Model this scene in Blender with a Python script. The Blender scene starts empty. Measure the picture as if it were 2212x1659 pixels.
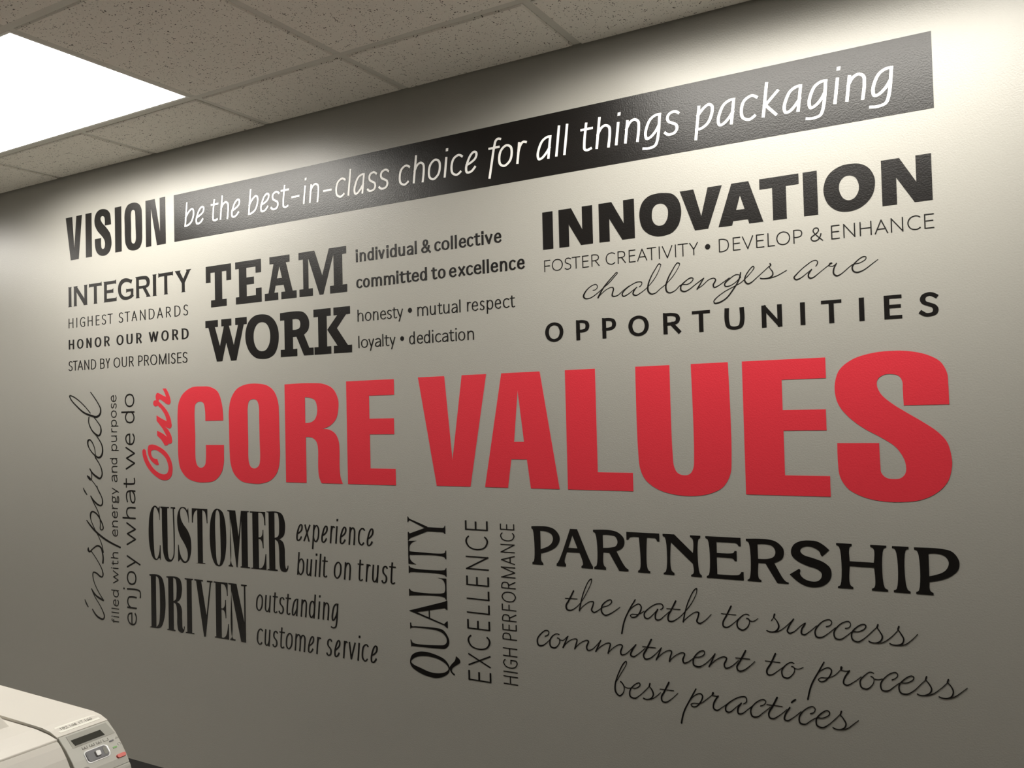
import bpy, bmesh, math, random
from mathutils import Vector, Matrix, geometry

scene = bpy.context.scene
COL = scene.collection
CEIL = 2.60                      # underside of the ceiling tiles
ROWS = 0.6096                    # 2 ft ceiling module
EDGE = 0.314                     # cut border tiles along the mural wall

# ------------------------------------------------------------------ camera
cam_data = bpy.data.cameras.new('camera')
cam = bpy.data.objects.new('camera', cam_data)
COL.objects.link(cam)
scene.camera = cam
cam_data.sensor_fit = 'HORIZONTAL'
cam_data.sensor_width = 36.0
cam_data.lens = 36.0 * 1863.211 / 2212.0
cam_data.clip_start = 0.01
yaw, pitch, roll = -0.523936, 0.028973, -0.024780
cam.location = (2.25328, -2.21020, 1.56903)
fwd = Vector((math.sin(yaw) * math.cos(pitch), math.cos(yaw) * math.cos(pitch), math.sin(pitch)))
rt = Vector((math.cos(yaw), -math.sin(yaw), 0.0))
up = rt.cross(fwd)
rt2 = rt * math.cos(roll) + up * math.sin(roll)
up2 = up * math.cos(roll) - rt * math.sin(roll)
cam.matrix_world = Matrix(((rt2.x, up2.x, -fwd.x, cam.location.x), (rt2.y, up2.y, -fwd.y, cam.location.y),
                           (rt2.z, up2.z, -fwd.z, cam.location.z), (0, 0, 0, 1)))

# ------------------------------------------------------------------ world, exposure
world = bpy.data.worlds.new('world')
scene.world = world
world.use_nodes = True
world.node_tree.nodes['Background'].inputs['Color'].default_value = (0.02, 0.02, 0.02, 1)
world.node_tree.nodes['Background'].inputs['Strength'].default_value = 0.2
scene.view_settings.view_transform = 'Standard'
scene.view_settings.look = 'None'
scene.view_settings.gamma = 1.0
scene.view_settings.use_curve_mapping = False
scene.view_settings.exposure = 0.0
LAMP = 23.0                      # radiance of the troffer lenses
LENS_NADIR = 0.38
# troffers (near-left corner x, y of each 2 ft x 4 ft opening)
TROFFERS = [(-6 * ROWS, -EDGE - ROWS), (-2 * ROWS, -EDGE - ROWS), (2 * ROWS, -EDGE - ROWS)]


# ------------------------------------------------------------------ materials
def new_mat(name):
    m = bpy.data.materials.new(name)
    m.use_nodes = True
    nt = m.node_tree
    return m, nt, nt.nodes['Principled BSDF']


def plain(name, col, rough=0.5, spec=0.5, bump=0.0, scale=300.0, metal=0.0, vary=0.0):
    m, nt, b = new_mat(name)
    b.inputs['Base Color'].default_value = (*col, 1)
    b.inputs['Roughness'].default_value = rough
    b.inputs['Specular IOR Level'].default_value = spec
    b.inputs['Metallic'].default_value = metal
    tc = nt.nodes.new('ShaderNodeNewGeometry')
    if vary:
        n = nt.nodes.new('ShaderNodeTexNoise')
        n.inputs['Scale'].default_value = 6.0
        n.inputs['Detail'].default_value = 4.0
        nt.links.new(tc.outputs['Position'], n.inputs['Vector'])
        mx = nt.nodes.new('ShaderNodeMixRGB')
        mx.inputs['Color1'].default_value = (*[c * (1 - vary) for c in col], 1)
        mx.inputs['Color2'].default_value = (*[min(1, c * (1 + vary)) for c in col], 1)
        nt.links.new(n.outputs['Fac'], mx.inputs['Fac'])
        nt.links.new(mx.outputs['Color'], b.inputs['Base Color'])
    if bump:
        n2 = nt.nodes.new('ShaderNodeTexNoise')
        n2.inputs['Scale'].default_value = scale
        n2.inputs['Detail'].default_value = 3.0
        nt.links.new(tc.outputs['Position'], n2.inputs['Vector'])
        bp = nt.nodes.new('ShaderNodeBump')
        bp.inputs['Strength'].default_value = bump
        bp.inputs['Distance'].default_value = 0.001
        nt.links.new(n2.outputs['Fac'], bp.inputs['Height'])
        nt.links.new(bp.outputs['Normal'], b.inputs['Normal'])
    return m


WALL_RGH, WALL_BUMP = 0.33, 0.45
M_wall = plain('wall_paint', (0.34, 0.332, 0.302), WALL_RGH, 0.36, WALL_BUMP, 260.0)
M_black = plain('black_vinyl', (0.006, 0.005, 0.0045), WALL_RGH, 0.36, WALL_BUMP, 260.0)
M_red = plain('red_vinyl', (0.62, 0.030, 0.047), 0.45, 0.35, WALL_BUMP, 260.0)
M_white = plain('white_vinyl', (0.86, 0.85, 0.83), 0.4, 0.5, WALL_BUMP, 260.0)
M_plain = plain('room_paint', (0.22, 0.21, 0.195), 0.6, 0.3, 0.1, 200.0)
M_floor = plain('carpet', (0.60, 0.58, 0.545), 0.95, 0.1, 0.6, 900.0, 0.0, 0.25)
M_tee = plain('tee_metal', (0.60, 0.585, 0.525), 0.5, 0.3)
M_trim = plain('light_trim', (0.75, 0.74, 0.70), 0.4, 0.5)
M_print = plain('printer_plastic', (0.68, 0.655, 0.60), 0.45, 0.4, 0.08, 1500.0)
M_panel = plain('panel_plastic', (0.56, 0.56, 0.51), 0.42, 0.4, 0.05, 1500.0)
M_foot = plain('dark_foot', (0.05, 0.048, 0.045), 0.8, 0.1)  # near-black colour of the printer's feet
M_screen = plain('screen_glass', (0.03, 0.03, 0.022), 0.25, 0.5)
M_mark = plain('icon_print', (0.30, 0.30, 0.27), 0.6, 0.2)
M_pale = plain('pale_icon_print', (0.42, 0.42, 0.38), 0.6, 0.2)
M_pad = plain('button_grey', (0.15, 0.15, 0.16), 0.3, 0.5)
M_chrome = plain('silver_plastic', (0.42, 0.42, 0.42), 0.3, 0.5, 0, 1, 0.6)
M_stop = plain('red_button', (0.85, 0.20, 0.17), 0.35, 0.5)
M_green = plain('green_lamp', (0.25, 0.52, 0.18), 0.4, 0.4)
M_tape = plain('label_tape', (0.86, 0.86, 0.78), 0.45, 0.4)
M_desk = plain('black_laminate', (0.004, 0.004, 0.004), 0.6, 0.15, 0.1, 400.0)


def tile_material():
    m, nt, b = new_mat('mineral_tile')
    b.inputs['Roughness'].default_value = 0.9
    b.inputs['Specular IOR Level'].default_value = 0.15
    g = nt.nodes.new('ShaderNodeNewGeometry')
    # pinholes: small cells, kept only where a second noise allows
    v = nt.nodes.new('ShaderNodeTexVoronoi')
    v.inputs['Scale'].default_value = 150.0
    v.inputs['Randomness'].default_value = 1.0
    nt.links.new(g.outputs['Position'], v.inputs['Vector'])
    n = nt.nodes.new('ShaderNodeTexNoise')
    n.inputs['Scale'].default_value = 55.0
    nt.links.new(g.outputs['Position'], n.inputs['Vector'])
    thr = nt.nodes.new('ShaderNodeMath'); thr.operation = 'MULTIPLY_ADD'
    thr.inputs[1].default_value = 0.95
    thr.inputs[2].default_value = -0.29
    nt.links.new(n.outputs['Fac'], thr.inputs[0])
    lt = nt.nodes.new('ShaderNodeMath'); lt.operation = 'LESS_THAN'
    nt.links.new(v.outputs['Distance'], lt.inputs[0])
    nt.links.new(thr.outputs[0], lt.inputs[1])
    n2 = nt.nodes.new('ShaderNodeTexNoise')
    n2.inputs['Scale'].default_value = 500.0
    nt.links.new(g.outputs['Position'], n2.inputs['Vector'])
    base = nt.nodes.new('ShaderNodeMixRGB')
    base.inputs['Color1'].default_value = (0.70, 0.67, 0.60, 1)
    base.inputs['Color2'].default_value = (0.90, 0.87, 0.80, 1)
    nt.links.new(n2.outputs['Fac'], base.inputs['Fac'])
    mx = nt.nodes.new('ShaderNodeMixRGB')
    mx.inputs['Color2'].default_value = (0.16, 0.15, 0.13, 1)
    nt.links.new(lt.outputs[0], mx.inputs['Fac'])
    nt.links.new(base.outputs['Color'], mx.inputs['Color1'])
    nt.links.new(mx.outputs['Color'], b.inputs['Base Color'])
    bp = nt.nodes.new('ShaderNodeBump')
    bp.inputs['Strength'].default_value = 0.25
    bp.inputs['Distance'].default_value = 0.001
    nt.links.new(n2.outputs['Fac'], bp.inputs['Height'])
    nt.links.new(bp.outputs['Normal'], b.inputs['Normal'])
    return m


M_tile = tile_material()


def lamp_material():
    """prismatic lens: full output towards 40-65 degrees, less straight down, little at grazing angles"""
    m, nt, b = new_mat('lit_diffuser')
    b.inputs['Base Color'].default_value = (0.8, 0.8, 0.78, 1)
    b.inputs['Emission Color'].default_value = (1.0, 0.96, 0.88, 1)
    g = nt.nodes.new('ShaderNodeNewGeometry')
    dot = nt.nodes.new('ShaderNodeVectorMath'); dot.operation = 'DOT_PRODUCT'
    nt.links.new(g.outputs['Normal'], dot.inputs[0])
    nt.links.new(g.outputs['Incoming'], dot.inputs[1])
    ramp = nt.nodes.new('ShaderNodeValToRGB')
    el = ramp.color_ramp.elements
    el[0].position, el[0].color = 0.0, (0.10, 0.10, 0.10, 1)
    el[1].position, el[1].color = 1.0, (LENS_NADIR, LENS_NADIR, LENS_NADIR, 1)
    for p, v in ((0.10, 0.20), (0.20, 0.62), (0.28, 1.0), (0.45, 1.0), (0.7, 0.78)):
        e = el.new(p)
        e.color = (v, v, v, 1)
    nt.links.new(dot.outputs['Value'], ramp.inputs['Fac'])
    mul = nt.nodes.new('ShaderNodeMath'); mul.operation = 'MULTIPLY'
    mul.inputs[1].default_value = LAMP
    nt.links.new(ramp.outputs['Color'], mul.inputs[0])
    nt.links.new(mul.outputs[0], b.inputs['Emission Strength'])
    return m


M_lamp = lamp_material()


# ------------------------------------------------------------------ helpers
def link(name, bm, mat, parent=None, origin=None, bevel=0.0):
    """one mesh object; vertices are given in world space, origin is where its pivot sits"""
    me = bpy.data.meshes.new(name)
    bm.normal_update()
    bm.to_mesh(me)
    bm.free()
    me.materials.append(mat)
    o = bpy.data.objects.new(name, me)
    COL.objects.link(o)
    org = Vector(origin) if origin is not None else Vector((0, 0, 0))
    me.transform(Matrix.Translation(-org))
    if parent is not None:
        o.parent = parent
        o.location = org - parent_loc(parent)
    else:
        o.location = org
    if bevel:
        md = o.modifiers.new('bevel', 'BEVEL')
        md.width = bevel
        md.segments = 3
        md.limit_method = 'ANGLE'
    return o


def parent_loc(p):
    v = Vector(p.location)
    while p.parent is not None:
        p = p.parent
        v += p.location
    return v


def thing(name, loc, label, cat, group=None):
    o = bpy.data.objects.new(name, None)
    COL.objects.link(o)
    o.location = loc
    o.empty_display_size = 0.05
    o['label'] = label
    o['category'] = cat
    if group:
        o['group'] = group
    return o


def box(bm, x0, y0, z0, x1, y1, z1):
    v = [bm.verts.new(p) for p in ((x0, y0, z0), (x1, y0, z0), (x1, y1, z0), (x0, y1, z0),
                                   (x0, y0, z1), (x1, y0, z1), (x1, y1, z1), (x0, y1, z1))]
    for f in ((3, 2, 1, 0), (4, 5, 6, 7), (0, 1, 5, 4), (1, 2, 6, 5), (2, 3, 7, 6), (3, 0, 4, 7)):
        bm.faces.new([v[i] for i in f])
    return v


def prism_y(bm, prof, y0, y1):
    """closed x-z outline swept along y"""
    a = [bm.verts.new((x, y0, z)) for x, z in prof]
    b = [bm.verts.new((x, y1, z)) for x, z in prof]
    n = len(prof)
    for i in range(n):
        j = (i + 1) % n
        bm.faces.new((a[i], a[j], b[j], b[i]))
    bm.faces.new(a[::-1])
    bm.faces.new(b)
    bmesh.ops.recalc_face_normals(bm, faces=bm.faces[:])


# ------------------------------------------------------------------ lettering geometry
VINYL = 0.0008
LIFT = 0.00003                   # overlapping strokes lie on each other, never in one plane


def hermite(p, q, m0, m1, t):
    a, b, c, d = 2 * t**3 - 3 * t**2 + 1, t**3 - 2 * t**2 + t, -2 * t**3 + 3 * t**2, t**3 - t**2
    return tuple(a * p[i] + b * m0[i] + c * q[i] + d * m1[i] for i in range(len(p)))


def smooth_path(pts, flags, closed, steps=7):
    """curve through pts; flags[i] False = corner. Returns (points, corner flags)"""
    n = len(pts)
    if n < 3:
        return list(pts), [True] * n
    dist = lambda a, b: max(1e-6, math.hypot(a[0] - b[0], a[1] - b[1])) ** 0.5
    tan = [None] * n
    for i in range(n):
        if flags[i] and (closed or 0 < i < n - 1):
            a, b, c = pts[i - 1], pts[i], pts[(i + 1) % n]
            d0, d1 = dist(a, b), dist(b, c)
            tan[i] = tuple((b[k] - a[k]) / d0 - (c[k] - a[k]) / (d0 + d1) + (c[k] - b[k]) / d1 for k in range(len(b)))
    out, cor = [], []
    for i in range(n if closed else n - 1):
        j = (i + 1) % n
        p, q = pts[i], pts[j]
        out.append(p)
        cor.append(tan[i] is None)
        if tan[i] is None and tan[j] is None:
            continue
        d = dist(p, q)
        ch = tuple((q[k] - p[k]) for k in range(len(p)))
        m0 = tuple(x * d for x in tan[i]) if tan[i] else None
        m1 = tuple(x * d for x in tan[j]) if tan[j] else None
        if m0 is None:
            m0 = tuple(1.5 * ch[k] - 0.5 * m1[k] for k in range(len(p)))
        if m1 is None:
            m1 = tuple(1.5 * ch[k] - 0.5 * m0[k] for k in range(len(p)))
        for s in range(1, steps):
            out.append(hermite(p, q, m0, m1, s / steps))
            cor.append(False)
    if not closed:
        out.append(pts[-1])
        cor.append(True)
    return out, cor


def add_outline(bm, contours, y_back, thick):
    """filled outline (first contour) with holes, as a thin slab standing on the wall"""
    yf = y_back - thick
    polys = [[Vector((x, 0, z)) for x, z in c] for c in contours]
    tris = geometry.tessellate_polygon(polys)
    flat = [(x, z) for c in contours for x, z in c]
    front = [bm.verts.new((x, yf, z)) for x, z in flat]
    back = [bm.verts.new((x, y_back, z)) for x, z in flat]
    for t in tris:
        a, b, c = [front[i] for i in t]
        if len({a, b, c}) < 3:
            continue
        nrm = (b.co - a.co).cross(c.co - a.co)
        if nrm.length < 1e-14:
            continue
        try:
            bm.faces.new((a, b, c) if nrm.y < 0 else (a, c, b))
        except ValueError:
            pass
    k = 0
    for c in contours:
        n = len(c)
        for i in range(n):
            j = (i + 1) % n
            try:
                bm.faces.new((front[k + i], front[k + j], back[k + j], back[k + i]))
            except ValueError:
                pass
        k += n


def add_stroke(bm, pts, cor, y_back, thick, cap, closed=False):
    """ribbon along pts (x, z, width). cap: None or function(dx, dz) -> extension"""
    P = []
    C = []
    for p, c in zip(pts, cor):
        if P and math.hypot(p[0] - P[-1][0], p[1] - P[-1][1]) < 1e-6:
            continue
        P.append(tuple(p)); C.append(c)
    if closed and math.hypot(P[0][0] - P[-1][0], P[0][1] - P[-1][1]) < 1e-6:
        P.pop(); C.pop()
    n = len(P)
    if n < 2:
        return
    def unit(a, b):
        dx, dz = b[0] - a[0], b[1] - a[1]
        l = math.hypot(dx, dz) or 1e-9
        return dx / l, dz / l
    if not closed:
        if cap == 'round':
            for end in (0, -1):
                p = P[end]
                q = P[1] if end == 0 else P[-2]
                d = unit(q, p)
                e1 = (p[0] + d[0] * p[2] * 0.30, p[1] + d[1] * p[2] * 0.30, p[2] * 0.80)
                e2 = (p[0] + d[0] * p[2] * 0.47, p[1] + d[1] * p[2] * 0.47, p[2] * 0.38)
                if end == 0:
                    P[0:0] = [e2, e1]; C[0:0] = [False, False]
                else:
                    P += [e1, e2]; C += [False, False]
        elif cap:
            for end in (0, -1):
                p = P[end]
                q = P[1] if end == 0 else P[-2]
                d = unit(q, p)
                e = cap(*d)
                P[end] = (p[0] + d[0] * e, p[1] + d[1] * e, p[2])
        n = len(P)
    yf = y_back - thick
    Lf, Rf, Lb, Rb = [], [], [], []
    for i in range(n):
        p = P[i]
        if closed:
            d0, d1 = unit(P[i - 1], p), unit(p, P[(i + 1) % n])
        else:
            d0 = unit(P[i - 1], p) if i else unit(p, P[1])
            d1 = unit(p, P[i + 1]) if i < n - 1 else d0
        nx, nz = -(d0[1] + d1[1]), d0[0] + d1[0]
        l = math.hypot(nx, nz)
        if l < 1e-6:
            nx, nz, l = -d0[1], d0[0], 1.0
        nx, nz = nx / l, nz / l
        cosh = max(0.55, nx * -d0[1] + nz * d0[0])
        h = p[2] * 0.5 / cosh
        yi = yf - i * 0.0000012        # each stroke climbs a hair so it may cross itself
        for lst, s, y in ((Lf, 1, yi), (Rf, -1, yi), (Lb, 1, y_back), (Rb, -1, y_back)):
            lst.append(bm.verts.new((p[0] + nx * h * s, y, p[1] + nz * h * s)))
    for i in range(n if closed else n - 1):
        j = (i + 1) % n
        bm.faces.new((Rf[i], Rf[j], Lf[j], Lf[i]))
        bm.faces.new((Lf[i], Lf[j], Lb[j], Lb[i]))
        bm.faces.new((Rf[j], Rf[i], Rb[i], Rb[j]))
    if not closed:
        bm.faces.new((Rf[0], Lf[0], Lb[0], Rb[0]))
        bm.faces.new((Lf[-1], Rf[-1], Rb[-1], Lb[-1]))


def parse(txt):
    pts, flags = [], []
    for tok in txt.split():
        s = tok.endswith('~')
        pts.append(tuple(float(v) * 0.001 for v in tok.rstrip('~').split(',')))
        flags.append(s)
    return pts, flags


def decal_piece(bm, piece, y_back, lift=0.0):
    kind, body = piece[0], piece[1:]
    if kind == 'P':
        contours = []
        for c in body.split(';'):
            p, f = parse(c)
            contours.append(smooth_path(p, f, True)[0])
        add_outline(bm, contours, y_back, VINYL + lift)
    else:
        p, f = parse(body)
        q, c = smooth_path(p, [True] * len(p), False, 8)
        add_stroke(bm, q, [False] * len(q), y_back, VINYL + lift, 'round')


# skeleton alphabets: strokes 'x,y' (corner) / 'x,y~' (curve), y 0 = baseline, 1 = x-height or cap height,
# 2 = ascender, -1 = descender; a leading 'o' closes the stroke, 'd' is a square dot, 'b' a round bullet
FONT = {
'caps': {
'A': "0,0 .5,1;.5,1 1,0;.16,.33 .84,.33", 'B': "0,0 0,1 .5,1~ .85,.93~ .93,.77~ .84,.6~ .5,.54 0,.54;.5,.54 .88,.47~ 1,.27~ .88,.06~ .5,0~ 0,0",
'C': "1,.9~ .86,.97~ .62,1~ .19,.87~ 0,.5~ .19,.13~ .62,0~ .86,.03~ 1,.1~", 'D': "0,0 0,1 .4,1~ .84,.86~ 1,.5~ .84,.14~ .4,0~ 0,0",
'E': "1,0 0,0;0,0 0,1;0,1 1,1;0,.53 .92,.53", 'F': "0,0 0,1;0,1 1,1;0,.5 .92,.5",
'G': "1,.9~ .85,.97~ .6,1~ .19,.87~ 0,.5~ .19,.13~ .6,0~ .84,.02~ 1,.08 1,.46 .6,.46", 'H': "0,0 0,1;1,0 1,1;0,.53 1,.53", 'I': ".5,0 .5,1",
'L': "0,1 0,0;0,0 1,0", 'M': "0,0 0,1;0,1 .5,0;.5,0 1,1;1,1 1,0", 'N': "0,0 0,1;0,1 1,0;1,0 1,1",
'O': "o.5,1~ .86,.86~ 1,.5~ .86,.14~ .5,0~ .14,.14~ 0,.5~ .14,.86~", 'P': "0,0 0,1 .5,1~ .88,.92~ 1,.73~ .88,.53~ .5,.45~ 0,.45",
'R': "0,0 0,1 .45,1~ .82,.92~ .92,.74~ .82,.56~ .45,.49~ 0,.49;.45,.49 1,0",
'S': ".94,.92~ .75,.98~ .52,1~ .16,.92~ .04,.75~ .16,.6~ .5,.5~ .86,.4~ 1,.23~ .86,.06~ .45,0~ .2,.02~ 0,.09~",
'T': "0,1 1,1;.5,0 .5,1", 'U': "0,1 0,.35~ .12,.09~ .5,0~ .88,.09~ 1,.35~ 1,1", 'V': "0,1 .5,0;.5,0 1,1", 'W': "0,1 .25,0;.25,0 .5,1;.5,1 .75,0;.75,0 1,1",
'X': "0,0 1,1;0,1 1,0", 'Y': "0,1 .5,.45;.5,.45 1,1;.5,.48 .5,0",
'&': "1,0 .28,.63~ .2,.8~ .3,.96~ .46,1~ .62,.95~ .68,.8~ .58,.65~ .3,.47~ .05,.33~ 0,.2~ .1,.05~ .35,0~ .6,.07~ .78,.25~ .88,.5", '•': "b.5,.53"},
'low': {
'&': "1,0 .28,.86~ .2,1.26~ .3,1.86~ .46,2~ .62,1.8~ .68,1.26~ .58,.89~ .3,.64~ .05,.45~ 0,.27~ .1,.07~ .35,0~ .6,.1~ .78,.34~ .88,.68",
'a': "1,0 1,.65~ .87,.92~ .52,1~ .1,.9;1,.57 .45,.54~ .1,.42~ 0,.25~ .1,.06~ .38,0~ .74,.09~ 1,.3", 'b': "0,2 0,0;0,.7 .25,.93~ .56,1~ .9,.83~ 1,.5~ .9,.17~ .56,0~ .25,.07~ 0,.28",
'c': "1,.92~ .82,.98~ .6,1~ .15,.85~ 0,.5~ .15,.14~ .6,0~ .82,.03~ 1,.1~", 'd': "1,2 1,0;1,.7 .76,.93~ .44,1~ .1,.83~ 0,.48~ .1,.15~ .42,0~ .76,.08~ 1,.3",
'e': ".03,.53 1,.53 .97,.72~ .82,.93~ .52,1~ .14,.84~ 0,.48~ .13,.14~ .55,0~ .8,.03~ .97,.12", 'f': "1,1.95~ .76,2~ .5,1.85~ .42,1.5~ .42,0;0,1 .95,1",
'g': "1,1 1,-.4~ .85,-.85~ .4,-1~ 0,-.95;1,1 .7,1~ .28,.85~ .02,.42~ .02,.17~ .15,0~ .42,.04~ .78,.25~ 1,.5", 'h': "0,2 0,0;0,.65 .25,.92~ .58,1~ .9,.88~ 1,.6~ 1,0",
'i': ".5,0 .5,1;d.5,1.75", 'j': ".8,1 .8,-.5~ .65,-.9~ .2,-1~ 0,-.97;d.8,1.7", 'k': "0,2 0,0;.95,1 .08,.48;.08,.48 1,0", 'l': ".5,0 .5,2",
'm': "0,1 0,0;0,.7 .12,.93~ .27,1~ .44,.9~ .5,.62~ .5,0;.5,.7 .62,.93~ .77,1~ .94,.9~ 1,.62~ 1,0", 'n': "0,1 0,0;0,.65 .25,.92~ .58,1~ .9,.88~ 1,.6~ 1,0",
'o': "o.5,1~ .87,.86~ 1,.5~ .87,.14~ .5,0~ .13,.14~ 0,.5~ .13,.86~", 'p': "0,1 0,-1;0,.7 .25,.93~ .56,1~ .9,.83~ 1,.5~ .9,.17~ .56,0~ .25,.07~ 0,.28",
'r': "0,1 0,0;0,.55 .25,.88~ .6,1~ 1,.98", 's': ".94,.92~ .75,.98~ .52,1~ .14,.92~ .03,.75~ .16,.6~ .5,.5~ .86,.4~ 1,.24~ .86,.06~ .45,0~ .2,.02~ 0,.09~",
't': ".38,1.6 .38,.3~ .46,.06~ .7,0~ 1,.04;0,1 .95,1", 'u': "0,1 0,.38~ .1,.1~ .42,0~ .75,.08~ 1,.32;1,1 1,0", 'v': "0,1 .5,0;.5,0 1,1",
'w': "0,1 .27,0;.27,0 .5,.95;.5,.95 .73,0;.73,0 1,1", 'x': "0,0 1,1;0,1 1,0", 'y': "0,1 .52,.02;1,1 .3,-1", '•': "b.5,.72", '-': "0,.5 1,.5"},
'low1': {
'a': "1,0 1,1 .72,1~ .3,.85~ .02,.4~ .02,.15~ .15,0~ .42,.03~ .75,.22~ 1,.45",
'e': ".05,.4~ .5,.5~ .9,.66~ 1,.85~ .9,.97~ .68,1~ .36,.86~ .08,.5~ 0,.22~ .12,.03~ .38,0~ .65,.05~ .92,.2", 'o': "o.5,1~ .87,.88~ 1,.55~ .9,.2~ .5,0~ .13,.12~ 0,.45~ .1,.8~"},
'low2': {
'f': "1,1.95~ .8,2~ .62,1.8~ .55,1.3~ .5,.9 .35,-1;.1,1 .95,1", 'b': "0,2 0,0 .25,0~ .75,.17~ 1,.6~ .93,.9~ .75,1~ .45,.92~ 0,.55", 'p': "0,1 0,-1;0,.62 .45,.93~ .72,1~ .95,.9~ 1,.62~ .78,.2~ .3,.0~ 0,0"},
'low3': {
'g': "o.45,1~ .75,.9~ .85,.68~ .75,.45~ .45,.35~ .15,.45~ .05,.68~ .15,.9~;.72,.93 1,1;.2,.42~ .06,.22~ .22,.07~ .6,.03~ .9,-.15~ 1,-.45~ .85,-.85~ .45,-1~ .1,-.85~ 0,-.5~ .1,-.15~ .3,.05~"},
}
FALLBACK = {'caps': ['caps'], 'low': ['low', 'caps'], 'low1': ['low1', 'low'], 'low2': ['low2', 'low1', 'low'], 'low3': ['low3', 'low']}



def glyph_strokes(font, ch):
    for f in FALLBACK[font]:
        if ch in FONT[f]:
            g = FONT[f][ch]
            break
    out = []
    for s in g.split(';'):
        s = s.strip()
        kind = 's'
        if s[0] in 'odb':
            kind, s = s[0], s[1:]
        pts, fl = [], []
        for tok in s.split():
            fl.append(tok.endswith('~'))
            pts.append(tuple(float(v) for v in tok.rstrip('~').split(',')))
        out.append((kind, pts, fl))
    return out


def sans_letter(bm, font, ch, box_uv, metr, pen, shear, vertical, y_back):
    L, R = box_uv
    base, xh, asc, desc = metr
    wv, wh = pen
    def vmap(y):
        lo, hi = base + wh / 2, xh - wh / 2
        if y > 1:
            return hi + (y - 1) * (asc - xh)
        if y < 0:
            return lo + y * (base - desc)
        return lo + y * (hi - lo)
    strokes = glyph_strokes(font, ch)
    P = [(p[0], vmap(p[1])) for k, ps, f in strokes for p in ps if k != 'b']
    if P:
        sc, want = (R - L - wv), (R - L - wv)
        for _ in range(12):
            us = [sc * gx + shear * (v - base) for gx, v in P]
            cur = max(us) - min(us)
            sc = max(0.0, sc + (want - cur))
        us = [sc * gx + shear * (v - base) for gx, v in P]
        off = (L + R) / 2 - (max(us) + min(us)) / 2
    place = (lambda u, v: (-v, u)) if vertical else (lambda u, v: (u, v))
    def width(du, dv):
        return math.hypot(wv * dv, wh * du)
    layer = 0
    for kind, ps, fl in strokes:
        layer += 1
        thick = VINYL + layer * LIFT
        if kind == 'b':
            r = (R - L) / 2
            c = ((L + R) / 2, base + (xh - base) * ps[0][1])
            add_outline(bm, [[place(c[0] + r * math.cos(a * math.pi / 12), c[1] + r * math.sin(a * math.pi / 12))
                              for a in range(24)]], y_back, thick)
            continue
        uv = [(off + sc * gx + shear * (vmap(y) - base), vmap(y)) for gx, y in ps]
        if kind == 'd':
            h = 0.56 * wv
            k = 0.60 * max(wv, wh)
            v = asc - k
            u = uv[0][0] + shear * (v - uv[0][1])
            add_outline(bm, [[place(u - h - shear * k, v - k), place(u + h - shear * k, v - k),
                              place(u + h + shear * k, v + k), place(u - h + shear * k, v + k)]], y_back, thick)
            continue
        closed = kind == 'o'
        q, c = smooth_path(uv, fl, closed, 7)
        n = len(q)
        # split corner joints whose two sides want different pen widths only by the average width
        out = []
        for i in range(n):
            a = q[i - 1] if (i or closed) else q[i]
            b = q[(i + 1) % n] if (i < n - 1 or closed) else q[i]
            du, dv = b[0] - a[0], b[1] - a[1]
            l = math.hypot(du, dv) or 1e-9
            out.append((q[i], width(du / l, dv / l)))
        if not closed and not any(fl):
            # straight strokes: one ribbon per segment keeps each at its own pen width, mitred by overlap
            for i in range(n - 1):
                (a, b) = (q[i], q[i + 1])
                l = math.hypot(b[0] - a[0], b[1] - a[1])
                du, dv = (b[0] - a[0]) / l, (b[1] - a[1]) / l
                w = width(du, dv)
                e = 0.5 * (abs(dv) * wh + abs(du) * wv)
                diag = min(abs(du), abs(dv)) > 0.12
                ea = e * (0.45 if diag else 1.0)
                a2 = (a[0] - du * ea, a[1] - dv * ea)
                b2 = (b[0] + du * ea, b[1] + dv * ea)
                add_stroke(bm, [(*place(*a2), w), (*place(*b2), w)], [True, True], y_back, thick + i * LIFT, None)
        else:
            cap = (lambda dx, dz: 0.5 * (abs(dz) * wh + abs(dx) * wv)) if not vertical else \
                  (lambda dx, dz: 0.5 * (abs(dx) * wh + abs(dz) * wv))
            add_stroke(bm, [(*place(*p), w) for p, w in out], c, y_back, thick, cap, closed)


GROUP = 'cut vinyl words of the wall mural'


def bm_bounds(bm):
    xs = [v.co.x for v in bm.verts]
    zs = [v.co.z for v in bm.verts]
    return min(xs), max(xs), min(zs), max(zs)


def build_decal(meshes, label, mat, y_back, extra=()):
    """meshes: [(part name, bmesh)] in world space -> one Empty with its letters as parts"""
    bb = [bm_bounds(b) for _, b in meshes]
    cx = (min(b[0] for b in bb) + max(b[1] for b in bb)) / 2
    root = thing('wall_lettering', (cx, y_back, min(b[2] for b in bb)), label, 'wall lettering', GROUP)
    for (nm, b), q in zip(meshes, bb):
        link(nm, b, mat, root, ((q[0] + q[1]) / 2, y_back, q[2]))
    return root


# ------------------------------------------------------------------ the room shell
X0, X1, Y1 = -4.6, 4.4, -5.6


def structure(name, bm, mat):
    o = link(name, bm, mat)
    o['kind'] = 'structure'
    return o


bm = bmesh.new(); box(bm, X0 - .12, 0.0, 0.0, X1 + .12, 0.12, CEIL + 0.12); structure('wall_back', bm, M_wall)
bm = bmesh.new(); box(bm, X0 - .12, Y1, 0.0, X0, 0.0, CEIL + 0.12); structure('wall_left', bm, M_plain)
bm = bmesh.new(); box(bm, X1, Y1, 0.0, X1 + .12, 0.0, CEIL + 0.12); structure('wall_right', bm, M_plain)
bm = bmesh.new(); box(bm, X0 - .12, Y1 - .12, 0.0, X1 + .12, Y1, CEIL + 0.12); structure('wall_front', bm, M_plain)
bm = bmesh.new(); box(bm, X0 - .12, Y1 - .12, -0.1, X1 + .12, 0.12, 0.0); structure('floor', bm, M_floor)

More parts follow.
